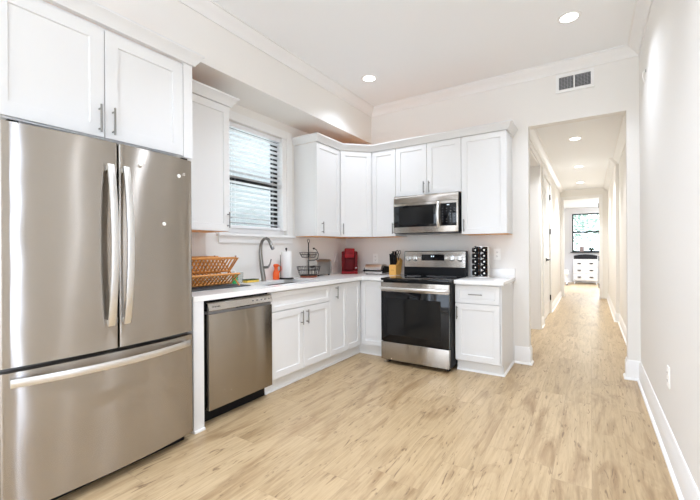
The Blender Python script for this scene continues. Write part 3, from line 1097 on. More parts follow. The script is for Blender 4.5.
b = BM(); box(b, -2.320, -2.308, 3.418, 3.785, 0, 0.016, 0.003); box(b, -2.308, -1.925, 3.773, 3.785, 0, 0.016, 0.003); obj('shoe_strip', b, TRIM, c)

# right base cabinet
c = empty('base_cabinet', (-0.93, 4.03, 0), 'white base cabinet with one drawer over one door, right of the range', 'cabinet', 'white shaker base cabinets')
b = BM(); box(b, -1.148, -0.712, 3.740, YB - 0.001, ZB0, ZB1); box(b, -0.712, -0.706, 3.722, YB - 0.001, ZB0, ZB1)
box(b, -0.720, -0.706, 3.80, YB - 0.001, 0, ZB0); obj('body', b, CAB, c)
add_door(c, FB, -1.150, -0.722, 0.690, 0.862, -3.740, (-0.945, 0.778, False, 0.13), 'drawer', rail=0.040)
add_door(c, FB, -1.150, -0.722, 0.118, 0.682, -3.740, (-1.128, 0.592, True, 0.13))
toe(c, (-1.148, -0.720, 3.789, 3.803, 0, ZB0))
b = BM(); molding(b, [(-1.148, 3.789), (-0.706, 3.789), (-0.706, YB - 0.030)], [(0, 0), (-0.014, 0), (-0.013, 0.010), (-0.006, 0.018), (0, 0.018)]); obj('shoe_strip', b, TRIM, c)

# ---------------- countertops
SK = (-2.715, -2.360, 2.34, 3.06)
b = BM()
xs = [XL + 0.002, SK[0], SK[1], -2.220, -1.922]
ys = [1.512, SK[2], SK[3], 3.686, YB - 0.002]
def ctop(x, y):
    if SK[0] < x < SK[1] and SK[2] < y < SK[3]: return False
    return x < -2.22 or y > 3.686
cells(b, xs, ys, ctop, ZB1 + 0.001, 0.914)
bmesh.ops.bevel(b, geom=[e for e in b.edges if e.calc_face_angle(0) > 1], offset=0.002, segments=1, affect='EDGES')
o = obj('countertop', b, QUARTZ)
tag(o, 'white quartz L-shaped countertop holding the sink, from refrigerator to range', 'countertop')
b = BM(); box(b, -1.150, -0.683, 3.686, YB - 0.002, ZB1 + 0.001, 0.914, 0.002)
c = empty('countertop', (-0.92, 4.0, ZB1 + 0.001), 'short white quartz countertop right of the range with a small backsplash', 'countertop')
obj('slab', b, QUARTZ, c)
b = BM(); box(b, -1.150, -0.683, YB - 0.020, YB - 0.001, 0.914, 1.008, 0.0015)
obj('backsplash', b, QUARTZ, c)

# ---------------- sink and faucet
SINKM = mat('shaded_sink_steel', (0.13, 0.125, 0.12), 0.35, 1.0)  # steel darkened to hold the shadow inside the basins
s = empty('sink', (-2.54, 2.71, 0.70), 'stainless undermount kitchen sink set in the white countertop', 'sink')
for (a, q) in ((SK[2] - 0.008, 2.70), (2.72, SK[3] + 0.008)):
    b = BM()
    x0, x1 = SK[0] - 0.008, SK[1] + 0.008
    z0, z1 = 0.70, 0.876
    outer = [(x0, a, z1), (x1, a, z1), (x1, q, z1), (x0, q, z1)]
    e = 0.025
    inner = [(x0 + e, a + e, z0), (x1 - e, a + e, z0), (x1 - e, q - e, z0), (x0 + e, q - e, z0)]
    o1 = [b.verts.new(p) for p in outer]; i1 = [b.verts.new(p) for p in inner]
    for k in range(4): b.faces.new((o1[k], o1[(k + 1) % 4], i1[(k + 1) % 4], i1[k]))
    b.faces.new(i1)
    bs = obj('basin', b, SINKM, s)
    b = BM(); lathe(b, [(0.0, 0.004), (0.035, 0.004), (0.042, 0.001)], ((x0 + x1) / 2, (a + q) / 2, 0.70), 20); obj('drain', b, CHROME, bs)
b = BM(); box(b, SK[0] - 0.008, SK[1] + 0.008, 2.695, 2.725, 0.80, 0.868, 0.004); obj('divider', b, SINKM, s)

f = empty('faucet', (-2.752, 2.66, 0.914), 'brushed nickel gooseneck faucet with side lever behind the sink', 'faucet')
b = BM()
lathe(b, [(0.027, 0), (0.027, 0.006), (0.023, 0.012), (0.021, 0.05)], (-2.752, 2.66, 0.914), 20)
obj('base', b, NICKEL, f)
b = BM()
pts = [(-2.752, 0.94), (-2.766, 1.00), (-2.780, 1.07), (-2.790, 1.14), (-2.794, 1.21), (-2.788, 1.27), (-2.770, 1.315), (-2.742, 1.338), (-2.712, 1.343),
       (-2.685, 1.330), (-2.664, 1.306), (-2.645, 1.275), (-2.630, 1.247)]
tube(b, [(x, 2.66, z) for x, z in pts], [0.024, 0.023, 0.022, 0.020, 0.018, 0.016, 0.015, 0.0145, 0.014, 0.014, 0.015, 0.018, 0.0195], 14)
obj('neck', b, NICKEL, f)
b = BM(); tube(b, [(-2.630, 2.66, 1.247), (-2.622, 2.66, 1.232)], [0.0175, 0.0165], 14); obj('spray_head', b, GREY, f)
b = BM()
tube(b, [(-2.775, 2.66, 1.052), (-2.735, 2.675, 1.052), (-2.712, 2.690, 1.055)], [0.014, 0.014, 0.013], 12)
tube(b, [(-2.716, 2.69, 1.055), (-2.700, 2.70, 1.09), (-2.690, 2.705, 1.135)], [0.010, 0.008, 0.006], 10)
obj('lever', b, NICKEL, f)

# ================================================================ refrigerator
XF = -2.13
FY0, FY1, FYM = 0.530, 1.464, 1.000
fr = empty('refrigerator', (-2.45, 0.986, 0), 'stainless french door refrigerator with bottom freezer drawer, at the left edge', 'refrigerator')
b = BM(); box(b, -2.83, -2.205, FY0 + 0.004, FY1 - 0.004, 0.03, 1.765, 0.004); obj('body', b, GREY, fr)


def bulge(y):                       # the whole front is gently bowed
    s = (y - 0.986) / 0.456
    return XF + 0.012 - 0.036 * s * s


def front_panel(name, y0, y1, z0, z1, parent, m=STEEL):
    rc = 0.010
    pts = []
    n = 36
    xb = -2.200
    pts.append((xb, y0))
    for i in range(6):
        a = R(90 * i / 5)
        pts.append((bulge(y0) - rc + rc * math.sin(a), y0 + rc - rc * math.cos(a)))
    for i in range(1, n):
        y = y0 + rc + (y1 - y0 - 2 * rc) * i / n
        pts.append((bulge(y), y))
    for i in range(6):
        a = R(90 * i / 5)
        pts.append((bulge(y1) - rc + rc * math.cos(a), y1 - rc + rc * math.sin(a)))
    pts.append((xb, y1))
    b = BM()
    prism(b, pts, z0, z1)
    return obj(name, b, m, parent, smooth=30)


dL = front_panel('left_door', FY0, FYM - 0.003, 0.706, 1.796, fr)
dR = front_panel('right_door', FYM + 0.003, FY1, 0.706, 1.796, fr)
dD = front_panel('freezer_drawer', FY0, FY1, 0.058, 0.684, fr)
b = BM(); box(b, -2.75, -2.215, FY0 + 0.03, FY1 - 0.03, 0.0, 0.058); obj('base_grille', b, BLACKP, fr)
for y in (FY0 + 0.03, FY1 - 0.07):
    b = BM(); box(b, -2.26, -2.16, y, y + 0.04, 1.796, 1.808, 0.003); obj('hinge_cover', b, BLACKP, fr)


def sweep_bar(b, pts, wv, w, t):
    """rectangular bar along pts, width w along the fixed vector wv, thickness t"""
    pts = [Vector(p) for p in pts]; wv = Vector(wv).normalized(); rings = []
    for i, p in enumerate(pts):
        tg = (pts[min(i + 1, len(pts) - 1)] - pts[max(i - 1, 0)]).normalized()
        nv = tg.cross(wv).normalized()
        c = 0.25
        ring = []
        for a, bb in ((-1, -1 + c), (-1, 1 - c), (-1 + c, 1), (1 - c, 1), (1, 1 - c), (1, -1 + c), (1 - c, -1), (-1 + c, -1)):
            ring.append(b.verts.new(p + wv * a * w / 2 + nv * bb * t / 2))
        rings.append(ring)
    for a, bb in zip(rings, rings[1:]):
        for k in range(8): b.faces.new((a[k], a[(k + 1) % 8], bb[(k + 1) % 8], bb[k]))
    b.faces.new(rings[0][::-1]); b.faces.new(rings[-1])


HANDLE = mat('bright_handle_steel', (0.80, 0.795, 0.78), 0.30, 1.0)
for d, y in ((dL, 0.952), (dR, 1.030)):
    b = BM()
    P = []
    x0 = bulge(y) + 0.002
    zt, zb = 1.672, 0.832
    for i in range(21):
        t = i / 20
        P.append((x0 + 0.018 + 0.046 * math.sin(PI * t) ** 0.8, y, zt + (zb - zt) * t))
    sweep_bar(b, P, (0, 1, 0), 0.034, 0.014)
    box(b, x0 - 0.004, x0 + 0.018, y - 0.013, y + 0.013, zt - 0.03, zt - 0.004, 0.003)
    box(b, x0 - 0.004, x0 + 0.018, y - 0.013, y + 0.013, zb + 0.004, zb + 0.03, 0.003)
    obj('handle', b, HANDLE, d)
b = BM()
P = []
for i in range(25):
    t = i / 24
    y = 0.558 + (1.425 - 0.558) * t
    P.append((bulge(y) + 0.020 + 0.040 * math.sin(PI * t) ** 0.8, y, 0.640))
sweep_bar(b, P, (0, 0, 1), 0.036, 0.014)
for y in (0.575, 1.408): box(b, bulge(y) - 0.002, bulge(y) + 0.02, y - 0.013, y + 0.013, 0.627, 0.653, 0.003)
obj('handle', b, HANDLE, dD)
text('LG', Frame((bulge(1.395) + 0.0008, 1.395, 1.70), (0, 1, 0), (1, 0, 0)), 0, 0, 0, 0.022, MAGNET, 'logo', dR)
for (y, z), l in zip(((1.12, 1.705), (1.362, 1.683), (1.259, 1.380)),
                     ('round white magnet high on the right refrigerator door, nearest the handles',
                      'round white magnet at the upper right corner of the refrigerator door',
                      'round white magnet lowest on the right refrigerator door')):
    b = BM(); lathe(b, [(0.011, 0), (0.011, 0.005), (0.008, 0.008), (0, 0.0085)], (bulge(y) + 0.0005, y, z), 16, 'X')
    tag(obj('magnet', b, MAGNET), l, 'magnet', 'white magnets on the refrigerator')

# ================================================================ dishwasher
dw = empty('dishwasher', (-2.5, 1.93, 0), 'stainless dishwasher under the counter between end panel and sink cabinet', 'dishwasher')
b = BM(); box(b, -2.82, -2.275, 1.600, 2.240, 0.11, 0.868); obj('tub', b, BLACKP, dw)
b = BM(); box(b, -2.33, -2.315, 1.596, 2.240, 0.0, 0.11); obj('toe_panel', b, BLACKP, dw)
b = BM(); box(b, -2.272, -2.218, 1.628, 2.236, 0.108, 0.776, 0.004); dd = obj('door', b, STEELD, dw)
b = BM()
prism(b, [(-2.272, 0.797), (-2.218, 0.797), (-2.212, 0.803), (-2.226, 0.849), (-2.240, 0.856), (-2.272, 0.856)], 1.628, 2.236, 'Y')
cp = obj('control_panel', b, STEEL_LIT, dw)  # lighter steel paints in the light on its upward tilt
b = BM(); box(b, -2.270, -2.228, 1.632, 2.232, 0.776, 0.797); obj('recess_strip', b, GREY, dw)  # grey carries the dark shading below the control panel
b = BM(); box(b, -2.222, -2.2135, 1.862, 2.0, 0.795, 0.806, 0.002); obj('pocket_handle', b, BLACKP, dw)
Fdw = Frame((-2.2215, 0, 0), (0, 1, 0), (1, 0, 0))
# tilted face of the control panel
tlt = Vector((-0.014, 0, 0.046)).normalized()
class TF:
    def __call__(s, u, n, v):
        return Vector((-2.2120, u, 0.803)) + tlt * v + Vector((tlt.z, 0, -tlt.x)) * n
text('FRIGIDAIRE', TF(), 1.690, 0.0004, 0.024, 0.014, INK, 'brand_label', cp)
for k, y in enumerate((2.03, 2.075, 2.12, 2.16, 2.20)):
    b = BM(); T = TF()
    vs = [b.verts.new(T(y + a, n, 0.026 + c)) for n in (0.0002, 0.0012) for a, c in ((-0.008, -0.005), (0.008, -0.005), (0.008, 0.005), (-0.008, 0.005))]
    for q in ((0, 3, 2, 1), (4, 5, 6, 7), (0, 1, 5, 4), (1, 2, 6, 5), (2, 3, 7, 6), (3, 0, 4, 7)): b.faces.new([vs[i] for i in q])
    obj('button', b, GREY, cp)

# ================================================================ range
RX0, RX1, RYF = -1.916, -1.162, 3.572
rg = empty('range', (-1.54, 3.95, 0), 'freestanding stainless electric range with black glass oven door and cooktop', 'range')
b = BM(); box(b, RX0 + 0.002, RX1, 3.625, 4.250, 0.045, 0.893, 0.003); obj('body', b, BLACKP, rg)
for x in (RX0 + 0.05, RX1 - 0.05):
    for y in (3.68, 4.25):
        b = BM(); lathe(b, [(0.018, 0), (0.018, 0.045)], (x, y, 0), 12); obj('foot', b, BLACKP, rg)
b = BM(); box(b, RX0, RX1, 3.575, 4.171, 0.893, 0.917, 0.005); ck = obj('cooktop', b, BLACKG, rg)
for x, y, r in ((-1.73, 3.78, 0.115), (-1.35, 3.78, 0.09), (-1.73, 4.04, 0.08), (-1.35, 4.04, 0.115), (-1.54, 4.09, 0.05)):
    b = BM()
    tube(b, [(x + r * math.cos(2 * PI * k / 40), y + r * math.sin(2 * PI * k / 40), 0.9165) for k in range(40)], 0.0012, 4, True)
    obj('burner_ring', b, GREY, ck)
# oven door
b = BM(); box(b, RX0 + 0.003, RX1 - 0.003, RYF, 3.622, 0.775, 0.872, 0.004); dt = obj('door', b, STEEL, rg)
b = BM(); box(b, RX0 + 0.003, RX1 - 0.003, RYF + 0.002, 3.622, 0.240, 0.775, 0.003); gl = obj('glass_front', b, BLACKG, dt)
b = BM(); box(b, RX0 + 0.075, RX1 - 0.085, RYF + 0.0012, RYF + 0.0022, 0.315, 0.705); obj('oven_window', b, BLACKW, gl)
b = BM()
yb = RYF - 0.052
tube(b, [(RX0 + 0.012, RYF + 0.002, 0.812), (RX0 + 0.014, yb + 0.018, 0.812), (RX0 + 0.03, yb + 0.003, 0.812), (RX0 + 0.05, yb, 0.812),
         (RX1 - 0.05, yb, 0.812), (RX1 - 0.03, yb + 0.003, 0.812), (RX1 - 0.014, yb + 0.018, 0.812), (RX1 - 0.012, RYF + 0.002, 0.812)], 0.0145, 14)
obj('handle', b, HANDLE, dt)
b = BM(); box(b, RX0 + 0.003, RX1 - 0.003, RYF, 3.622, 0.045, 0.233, 0.004); obj('storage_drawer', b, STEEL, rg)
# backguard
b = BM()
prism(b, [(4.171, 0.917), (4.250, 0.917), (4.250, 1.200), (4.200, 1.205), (4.192, 1.200), (4.172, 1.012), (4.172, 0.917)], RX0 + 0.002, RX1 - 0.002, 'X')
bg = obj('backguard', b, BLACKP, rg)
th = math.atan2(0.020, 0.188)
class BF:
    def __call__(s, u, n, v):
        return Vector((u, 4.1715, 1.012)) + Vector((0, math.sin(th), math.cos(th))) * v + Vector((0, -math.cos(th), math.sin(th))) * n
T = BF()
def qbox(b, T, u0, u1, n0, n1, v0, v1):
    fbox(b, T, u0, u1, n0, n1, v0, v1)
b = BM(); qbox(b, T, RX0 + 0.010, RX1 - 0.010, 0.0, 0.004, 0.004, 0.186); obj('control_panel', b, STEEL_LIT, bg)  # lighter steel paints in the light on the sloped face
b = BM(); qbox(b, T, -1.690, -1.414, 0.004, 0.006, 0.080, 0.152); dp = obj('display', b, BLACKG, bg)
for x in (-1.566, -1.543):
    b = BM(); fbox(b, T, x - 0.006, x + 0.006, 0.0062, 0.0066, 0.122, 0.136); obj('lit_digit', b, LEDM, dp)
for x in (-1.862, -1.775, -1.325, -1.236):
    b = BM()
    n = 20
    prof = [(0.031, 0.004), (0.031, 0.010), (0.025, 0.012), (0.022, 0.030), (0.0, 0.032)]
    rings = []
    for r, h in prof:
        rings.append([b.verts.new(T(x + r * math.cos(2 * PI * k / n), h, 0.108 + r * math.sin(2 * PI * k / n))) for k in range(n)] if r > 0 else [b.verts.new(T(x, h, 0.108))])
    for a, c in zip(rings, rings[1:]):
        for k in range(n):
            k2 = (k + 1) % n
            if len(c) == 1: b.faces.new((a[k], a[k2], c[0]))
            else: b.faces.new((a[k], a[k2], c[k2], c[k]))
    fbox(b, T, x - 0.004, x + 0.004, 0.028, 0.042, 0.108 - 0.022, 0.108 + 0.022)
    kn = obj('knob', b, STEELP, bg)
    b = BM(); n = 20
    ra = [b.verts.new(T(x + 0.034 * math.cos(2 * PI * k / n), h, 0.106 + 0.034 * math.sin(2 * PI * k / n))) for h in (0.004, 0.0052) for k in range(n)]
    b.faces.new(ra[:n][::-1]); b.faces.new(ra[n:])
    for k in range(n): b.faces.new((ra[k], ra[(k + 1) % n], ra[n + (k + 1) % n], ra[n + k]))
    obj('knob_ring', b, BLACKP, kn)
    b = BM(); fbox(b, T, x + 0.005, x + 0.030, 0.0042, 0.0048, 0.072, 0.082); obj('knob_mark', b, INK, kn)

# ================================================================ microwave
mw = empty('microwave', (-1.555, 4.12, 1.40), 'stainless over-the-range microwave with black glass window and keypad', 'microwave')
MX0, MX1, MYF, MZ0, MZ1 = -1.937, -1.176, 3.932, 1.412, 1.838
b = BM(); box(b, MX0 + 0.003, MX1, 3.965, YB - 0.002, MZ0 - 0.004, MZ1 + 0.002, 0.003); obj('body', b, BLACKP, mw)
b = BM(); prism(b, [(3.965, 1.752), (3.965, 1.838), (3.948, 1.838), (3.934, 1.754), (3.934, 1.752)], MX0 + 0.003, MX1 - 0.002, 'X'); tv = obj('top_grille', b, STEEL, mw)
b = BM()
for k in range(3): box(b, MX0 + 0.03, MX1 - 0.03, 3.9340, 3.950, 1.7535 + k * 0.0001, 1.7545 + k * 0.0001)
obj('grille_seam', b, DARKHOLE, tv)
b = BM(); box(b, MX0 + 0.003, MX1 - 0.002, MYF, 3.965, MZ0, 1.751, 0.003); df = obj('door', b, STEEL, mw)
b = BM(); box(b, MX0 + 0.010, -1.412, MYF - 0.0015, MYF + 0.002, 1.478, 1.722, 0.001); wg = obj('window_surround', b, BLACKG, df)
b = BM(); box(b, MX0 + 0.075, -1.445, MYF - 0.0022, MYF - 0.0012, 1.505, 1.700); obj('window_glass', b, BLACKW, wg)
b = BM(); box(b, -1.372, MX1 - 0.018, MYF - 0.0015, MYF + 0.002, 1.478, 1.722, 0.001); kp = obj('keypad', b, BLACKG, df)
b = BM()
P = []
for i in range(13):
    t = i / 12
    P.append((-1.392, MYF - 0.006 - 0.034 * math.sin(PI * t) ** 0.7, 1.468 + 0.268 * t))
sweep_bar(b, P, (1, 0, 0), 0.026, 0.013)
obj('handle', b, HANDLE, df)
Fm = Frame((0, MYF - 0.0016, 0), (1, 0, 0), (0, -1, 0))
for x in (-1.292, -1.276):
    b = BM(); fbox(b, Fm, x - 0.004, x + 0.004, 0, 0.0004, 1.697, 1.709); obj('lit_digit', b, LEDM, kp)
KEY = mat('key_print', (0.10, 0.10, 0.10), 0.6)
for r_ in range(6):
    for c_ in range(4):
        x, z = -1.345 + c_ * 0.044, 1.665 - r_ * 0.029
        if random.random() < 0.85:
            b = BM(); fbox(b, Fm, x - 0.008, x + 0.006, 0, 0.0004, z - 0.003, z + 0.003)
            obj('key_mark', b, KEY, kp)
b = BM(); box(b, MX0 + 0.10, MX1 - 0.10, 3.99, 4.25, MZ0 - 0.012, MZ0 - 0.004, 0.002); obj('underside_filter', b, GREY, mw)

# ================================================================ things on the left counter
ZT = 0.9145
b = BM(); box(b, -2.845, -2.490, 1.60, 2.255, ZT, ZT + 0.007, 0.003)
tag(obj('drying_mat', b, DGREY), 'charcoal dish drying mat flat on the counter under the bamboo rack', 'mat')

dr = empty('dish_rack', (-2.67, 1.90, ZT + 0.007), 'two-tier folding bamboo dish rack standing on the charcoal mat', 'dish rack')
YA, YZ_ = 1.62, 2.17


def slat_panel(name, p0, p1, n, parent):
    """slatted panel from lower edge p0=(x,z) to upper edge p1, along y"""
    b = BM()
    d = Vector((p1[0] - p0[0], 0, p1[1] - p0[1])); L_ = d.length; d.normalize()
    nn = Vector((-d.z, 0, d.x))
    def bar(y0, y1, a0, a1, t):
        vs = [b.verts.new(Vector((p0[0], 0, p0[1])) + d * a + nn * c + Vector((0, y, 0))) for c in (-t / 2, t / 2)
              for y, a in ((y0, a0), (y1, a0), (y1, a1), (y0, a1))]
        for q in ((0, 3, 2, 1), (4, 5, 6, 7), (0, 1, 5, 4), (1, 2, 6, 5), (2, 3, 7, 6), (3, 0, 4, 7)): b.faces.new([vs[i] for i in q])
    bar(YA, YZ_, L_ - 0.016, L_, 0.012)
    bar(YA, YZ_, 0, 0.016, 0.012)
    for i in range(n + 1):
        y = YA + (YZ_ - YA - 0.013) * i / n
        w = 0.013 if i not in (0, n) else 0.012
        bar(y, y + w, 0.016, L_ - 0.016, 0.007)
    obj(name, b, BAMBOO, parent)


z0 = ZT + 0.014
slat_panel('lower_front_rack', (-2.645, z0 + 0.008), (-2.528, 1.028), 15, dr)
slat_panel('lower_back_rack', (-2.665, z0 + 0.008), (-2.800, 1.035), 15, dr)
slat_panel('upper_front_rack', (-2.682, 1.038), (-2.572, 1.163), 15, dr)
slat_panel('upper_back_rack', (-2.702, 1.038), (-2.822, 1.170), 15, dr)
for y in (YA + 0.002, YZ_ - 0.014):
    b = BM()
    prism(b, [(-2.550, ZT + 0.008), (-2.535, ZT + 0.008), (-2.790, 1.165), (-2.806, 1.165)], y + 0.013, y + 0.021, 'Y')
    prism(b, [(-2.800, ZT + 0.008), (-2.785, ZT + 0.008), (-2.560, 1.160), (-2.575, 1.160)], y + 0.022, y + 0.030, 'Y')
    obj('crossed_legs', b, BAMBOO, dr)
for y in (2.13, 2.16):
    b = BM(); lathe(b, [(0.0, 0), (0.008, 0.002), (0.008, 0.008), (0, 0.010)], (-2.572 if y > 2.15 else -2.815, y, 1.168), 12); obj('peg', b, REDWOOD, dr)

# bottles and small things around the sink
def bottle(name, x, y, prof, m, label, cap=None, capm=None, cat='bottle'):
    t = empty(name, (x, y, ZT), label, cat)
    b = BM(); lathe(b, prof, (x, y, ZT), 20); obj('bottle_body', b, m, t)
    if cap:
        b = BM(); lathe(b, cap, (x, y, ZT), 16); obj('cap', b, capm, t)
    return t


bottle('soap_bottle', -2.77, 2.315, [(0.020, 0), (0.026, 0.004), (0.026, 0.075), (0.012, 0.092), (0.010, 0.1)], GREENP,
       'small green soap bottle on the counter at the end of the bamboo rack', [(0.012, 0.1), (0.012, 0.118), (0, 0.12)], PLATE)
CLEAR = mat('clear_glass', (0.9, 0.93, 0.92), 0.03, trans=0.9, spec=0.5)
b = BM(); lathe(b, [(0.026, 0), (0.031, 0.10), (0.029, 0.10), (0.024, 0.004), (0, 0.004)], (-2.79, 2.395, ZT), 24)
tag(obj('drinking_glass', b, CLEAR), 'clear drinking glass behind the green soap bottle near the rack', 'glass')
sp = empty('sponge', (-2.77, 2.51, ZT), 'yellow sponge with a dark green scrubbing side beside the faucet', 'sponge')
b = BM(); box(b, -2.815, -2.735, 2.435, 2.585, ZT, ZT + 0.020, 0.004); obj('foam', b, YELLOW, sp)
b = BM(); box(b, -2.813, -2.737, 2.437, 2.583, ZT + 0.020, ZT + 0.030, 0.003); obj('scrubber', b, SCRUB, sp)
# orange bottle
ob = empty('spray_bottle', (-2.79, 2.875, ZT), 'bright orange soap bottle right of the faucet', 'bottle')
b = BM()
for i, (w, dpt, zz_) in enumerate(()): pass
prof = [(0.030, 0.0), (0.034, 0.005), (0.034, 0.06), (0.028, 0.085), (0.019, 0.105), (0.019, 0.125), (0.028, 0.138), (0.030, 0.152), (0.022, 0.162), (0.0, 0.165)]
lathe(b, prof, (-2.79, 2.875, ZT), 22)
obj('bottle_body', b, ORANGE, ob)
b = BM(); tube(b, [(-2.785, 2.90, ZT + 0.150), (-2.778, 2.93, ZT + 0.135), (-2.778, 2.935, ZT + 0.10), (-2.782, 2.907, ZT + 0.07)], 0.007, 8)
obj('bottle_handle', b, ORANGE, ob)

# paper towels
pt = empty('paper_towel_holder', (-2.745, 2.985, ZT), 'black upright paper towel holder behind the right end of the sink', 'paper towel holder')
b = BM(); lathe(b, [(0.0, 0.0), (0.078, 0.0), (0.078, 0.010), (0.070, 0.014), (0.0, 0.014)], (-2.745, 2.985, ZT), 28); obj('base', b, BLACKP, pt)
b = BM(); tube(b, [(-2.745, 2.985, ZT + 0.01), (-2.745, 2.985, ZT + 0.315)], 0.006, 8); lathe(b, [(0.0, 0.310), (0.010, 0.314), (0.012, 0.322), (0.008, 0.332), (0, 0.335)], (-2.745, 2.985, ZT), 12); obj('post', b, BLACKM, pt)
b = BM(); tube(b, [(-2.765, 2.915, ZT + 0.01), (-2.765, 2.915, ZT + 0.26)], 0.003, 6); obj('tension_arm', b, BLACKM, pt)
b = BM(); lathe(b, [(0.018, 0.015), (0.054, 0.015), (0.055, 0.018), (0.055, 0.292), (0.054, 0.295), (0.018, 0.295)], (-2.745, 2.985, ZT), 32, loop=True)
tag(obj('paper_towel_roll', b, PAPER), 'white paper towel roll on the black holder by the sink', 'paper towels')

# two-tier wire basket
bx, by = -2.70, 3.305
wb = empty('tiered_basket', (bx, by, ZT), 'black two-tier wire fruit basket with ring top on the counter', 'basket')
b = BM(); tube(b, [(bx, by, ZT + 0.01), (bx, by, ZT + 0.395)], 0.0065, 10)
obj('pole', b, BLACKM, wb)
b = BM(); tube(b, [(bx, by + 0.020 * math.cos(2 * PI * k / 20), ZT + 0.412 + 0.020 * math.sin(2 * PI * k / 20)) for k in range(20)], 0.003, 6, True)
obj('ring', b, BLACKM, wb)


def wire_tier(name, zlo, zhi, rlo, rhi, n):
    b = BM()
    for r, z in ((rhi, zhi), ((rhi * .6 + rlo * .4), zlo + (zhi - zlo) * .6), (rlo, zlo)):
        tube(b, [(bx + r * math.cos(2 * PI * k / 28), by + r * math.sin(2 * PI * k / 28), z) for k in range(28)], 0.0028, 5, True)
    for k in range(n):
        a = 2 * PI * k / n
        c, s_ = math.cos(a), math.sin(a)
        tube(b, [(bx + 0.006 * c, by + 0.006 * s_, zlo), (bx + rlo * c, by + rlo * s_, zlo), (bx + rhi * c, by + rhi * s_, zhi)], 0.0020, 5)
    return obj(name, b, BLACKM, wb)


wire_tier('lower_tier', ZT + 0.024, ZT + 0.120, 0.105, 0.135, 20)
wire_tier('upper_tier', ZT + 0.225, ZT + 0.280, 0.075, 0.105, 16)
b = BM(); lathe(b, [(0.0, 0.0), (0.095, 0.0), (0.098, 0.008), (0.095, 0.018), (0, 0.018)], (bx, by, ZT), 28); obj('base', b, REDWOOD, wb)
b = BM()
tube(b, [(bx, by, ZT + 0.19), (bx + 0.02, by + 0.08, ZT + 0.19), (bx + 0.03, by + 0.13, ZT + 0.21), (bx + 0.03, by + 0.145, ZT + 0.26), (bx + 0.02, by + 0.12, ZT + 0.31), (bx + 0.01, by + 0.09, ZT + 0.325)], 0.005, 8)
lathe(b, [(0, -0.012), (0.012, -0.006), (0.014, 0.0), (0.012, 0.008), (0, 0.012)], (bx + 0.01, by + 0.085, ZT + 0.325), 12)
obj('banana_hook', b, BLACKM, wb)

# toaster
ts = empty('toaster', (-2.775, 3.60, ZT), 'grey metal toaster with rounded top behind the wire basket', 'toaster')
b = BM()
pr = [(-2.852, 0.016), (-2.852, 0.15)] + [(x, z) for x, z in arc(-2.812, 0.155, 0.04, 180, 90, 6)] + [(x, z) for x, z in arc(-2.738, 0.155, 0.04, 90, 0, 6)] + [(-2.698, 0.016)]
prism(b, [(x, z + ZT) for x, z in pr], 3.473, 3.735, 'Y')
obj('body', b, mat('toaster_steel', (0.42, 0.41, 0.39), 0.35, 1.0), ts)
for y0, y1 in ((3.460, 3.473), (3.735, 3.748)):
    b = BM(); prism(b, [(-2.775 + (x + 2.775) * 1.03, ZT + 0.008 + (z - 0.008) * 1.01) for x, z in pr], y0, y1, 'Y'); obj('end_cap', b, STEELP, ts)
for x in (-2.84, -2.715):
    for y in (3.50, 3.71):
        b = BM(); lathe(b, [(0.012, 0.0), (0.012, 0.017)], (x, y, ZT), 10); obj('foot', b, BLACKP, ts)
b = BM()
for x in (-2.800, -2.755): box(b, x - 0.013, x + 0.013, 3.51, 3.70, ZT + 0.1945, ZT + 0.1965)
obj('slots', b, DARKHOLE, ts)
b = BM(); box(b, -2.80, -2.75, 3.445, 3.460, ZT + 0.10, ZT + 0.115, 0.003); obj('lever', b, BLACKP, ts)

# red pod coffee maker, turned towards the room
cm = empty('coffee_maker', (-2.665, 4.110, ZT), 'glossy red single-serve coffee maker in the counter corner', 'coffee maker', None, R(33))
def lb(name, m, parent, *bxs, bev=0.006):
    b = BM()
    for q in bxs: box(b, *q[:6], q[6] if len(q) > 6 else bev)
    return obj(name, b, m, parent, local=True)
lb('body', REDP, cm, (-0.100, 0.100, -0.02, 0.130, 0.0, 0.292, 0.014))
lb('side_panels', REDD, cm, (-0.104, -0.066, -0.075, -0.02, 0.020, 0.285, 0.008), (0.066, 0.104, -0.075, -0.02, 0.020, 0.285, 0.008))
lb('brew_head', REDP, cm, (-0.065, 0.065, -0.095, 0.02, 0.205, 0.330, 0.018))
lb('brew_recess', REDD, cm, (-0.066, 0.066, -0.03, -0.019, 0.030, 0.205, 0.002))
lb('drip_tray', REDP, cm, (-0.105, 0.105, -0.125, -0.02, 0.0, 0.034, 0.010))
lb('tray_grate', BLACKP, cm, (-0.06, 0.06, -0.115, -0.04, 0.034, 0.037, 0.001))
lb('brew_handle', REDD, cm, (-0.068, 0.068, -0.099, -0.094, 0.262, 0.268, 0.001))
b = BM(); lathe(b, [(0.006, -0.002), (0.006, 0.002)], (0.084, -0.077, 0.075), 12, 'Y'); obj('power_button', b, CHROME, cm, local=True)

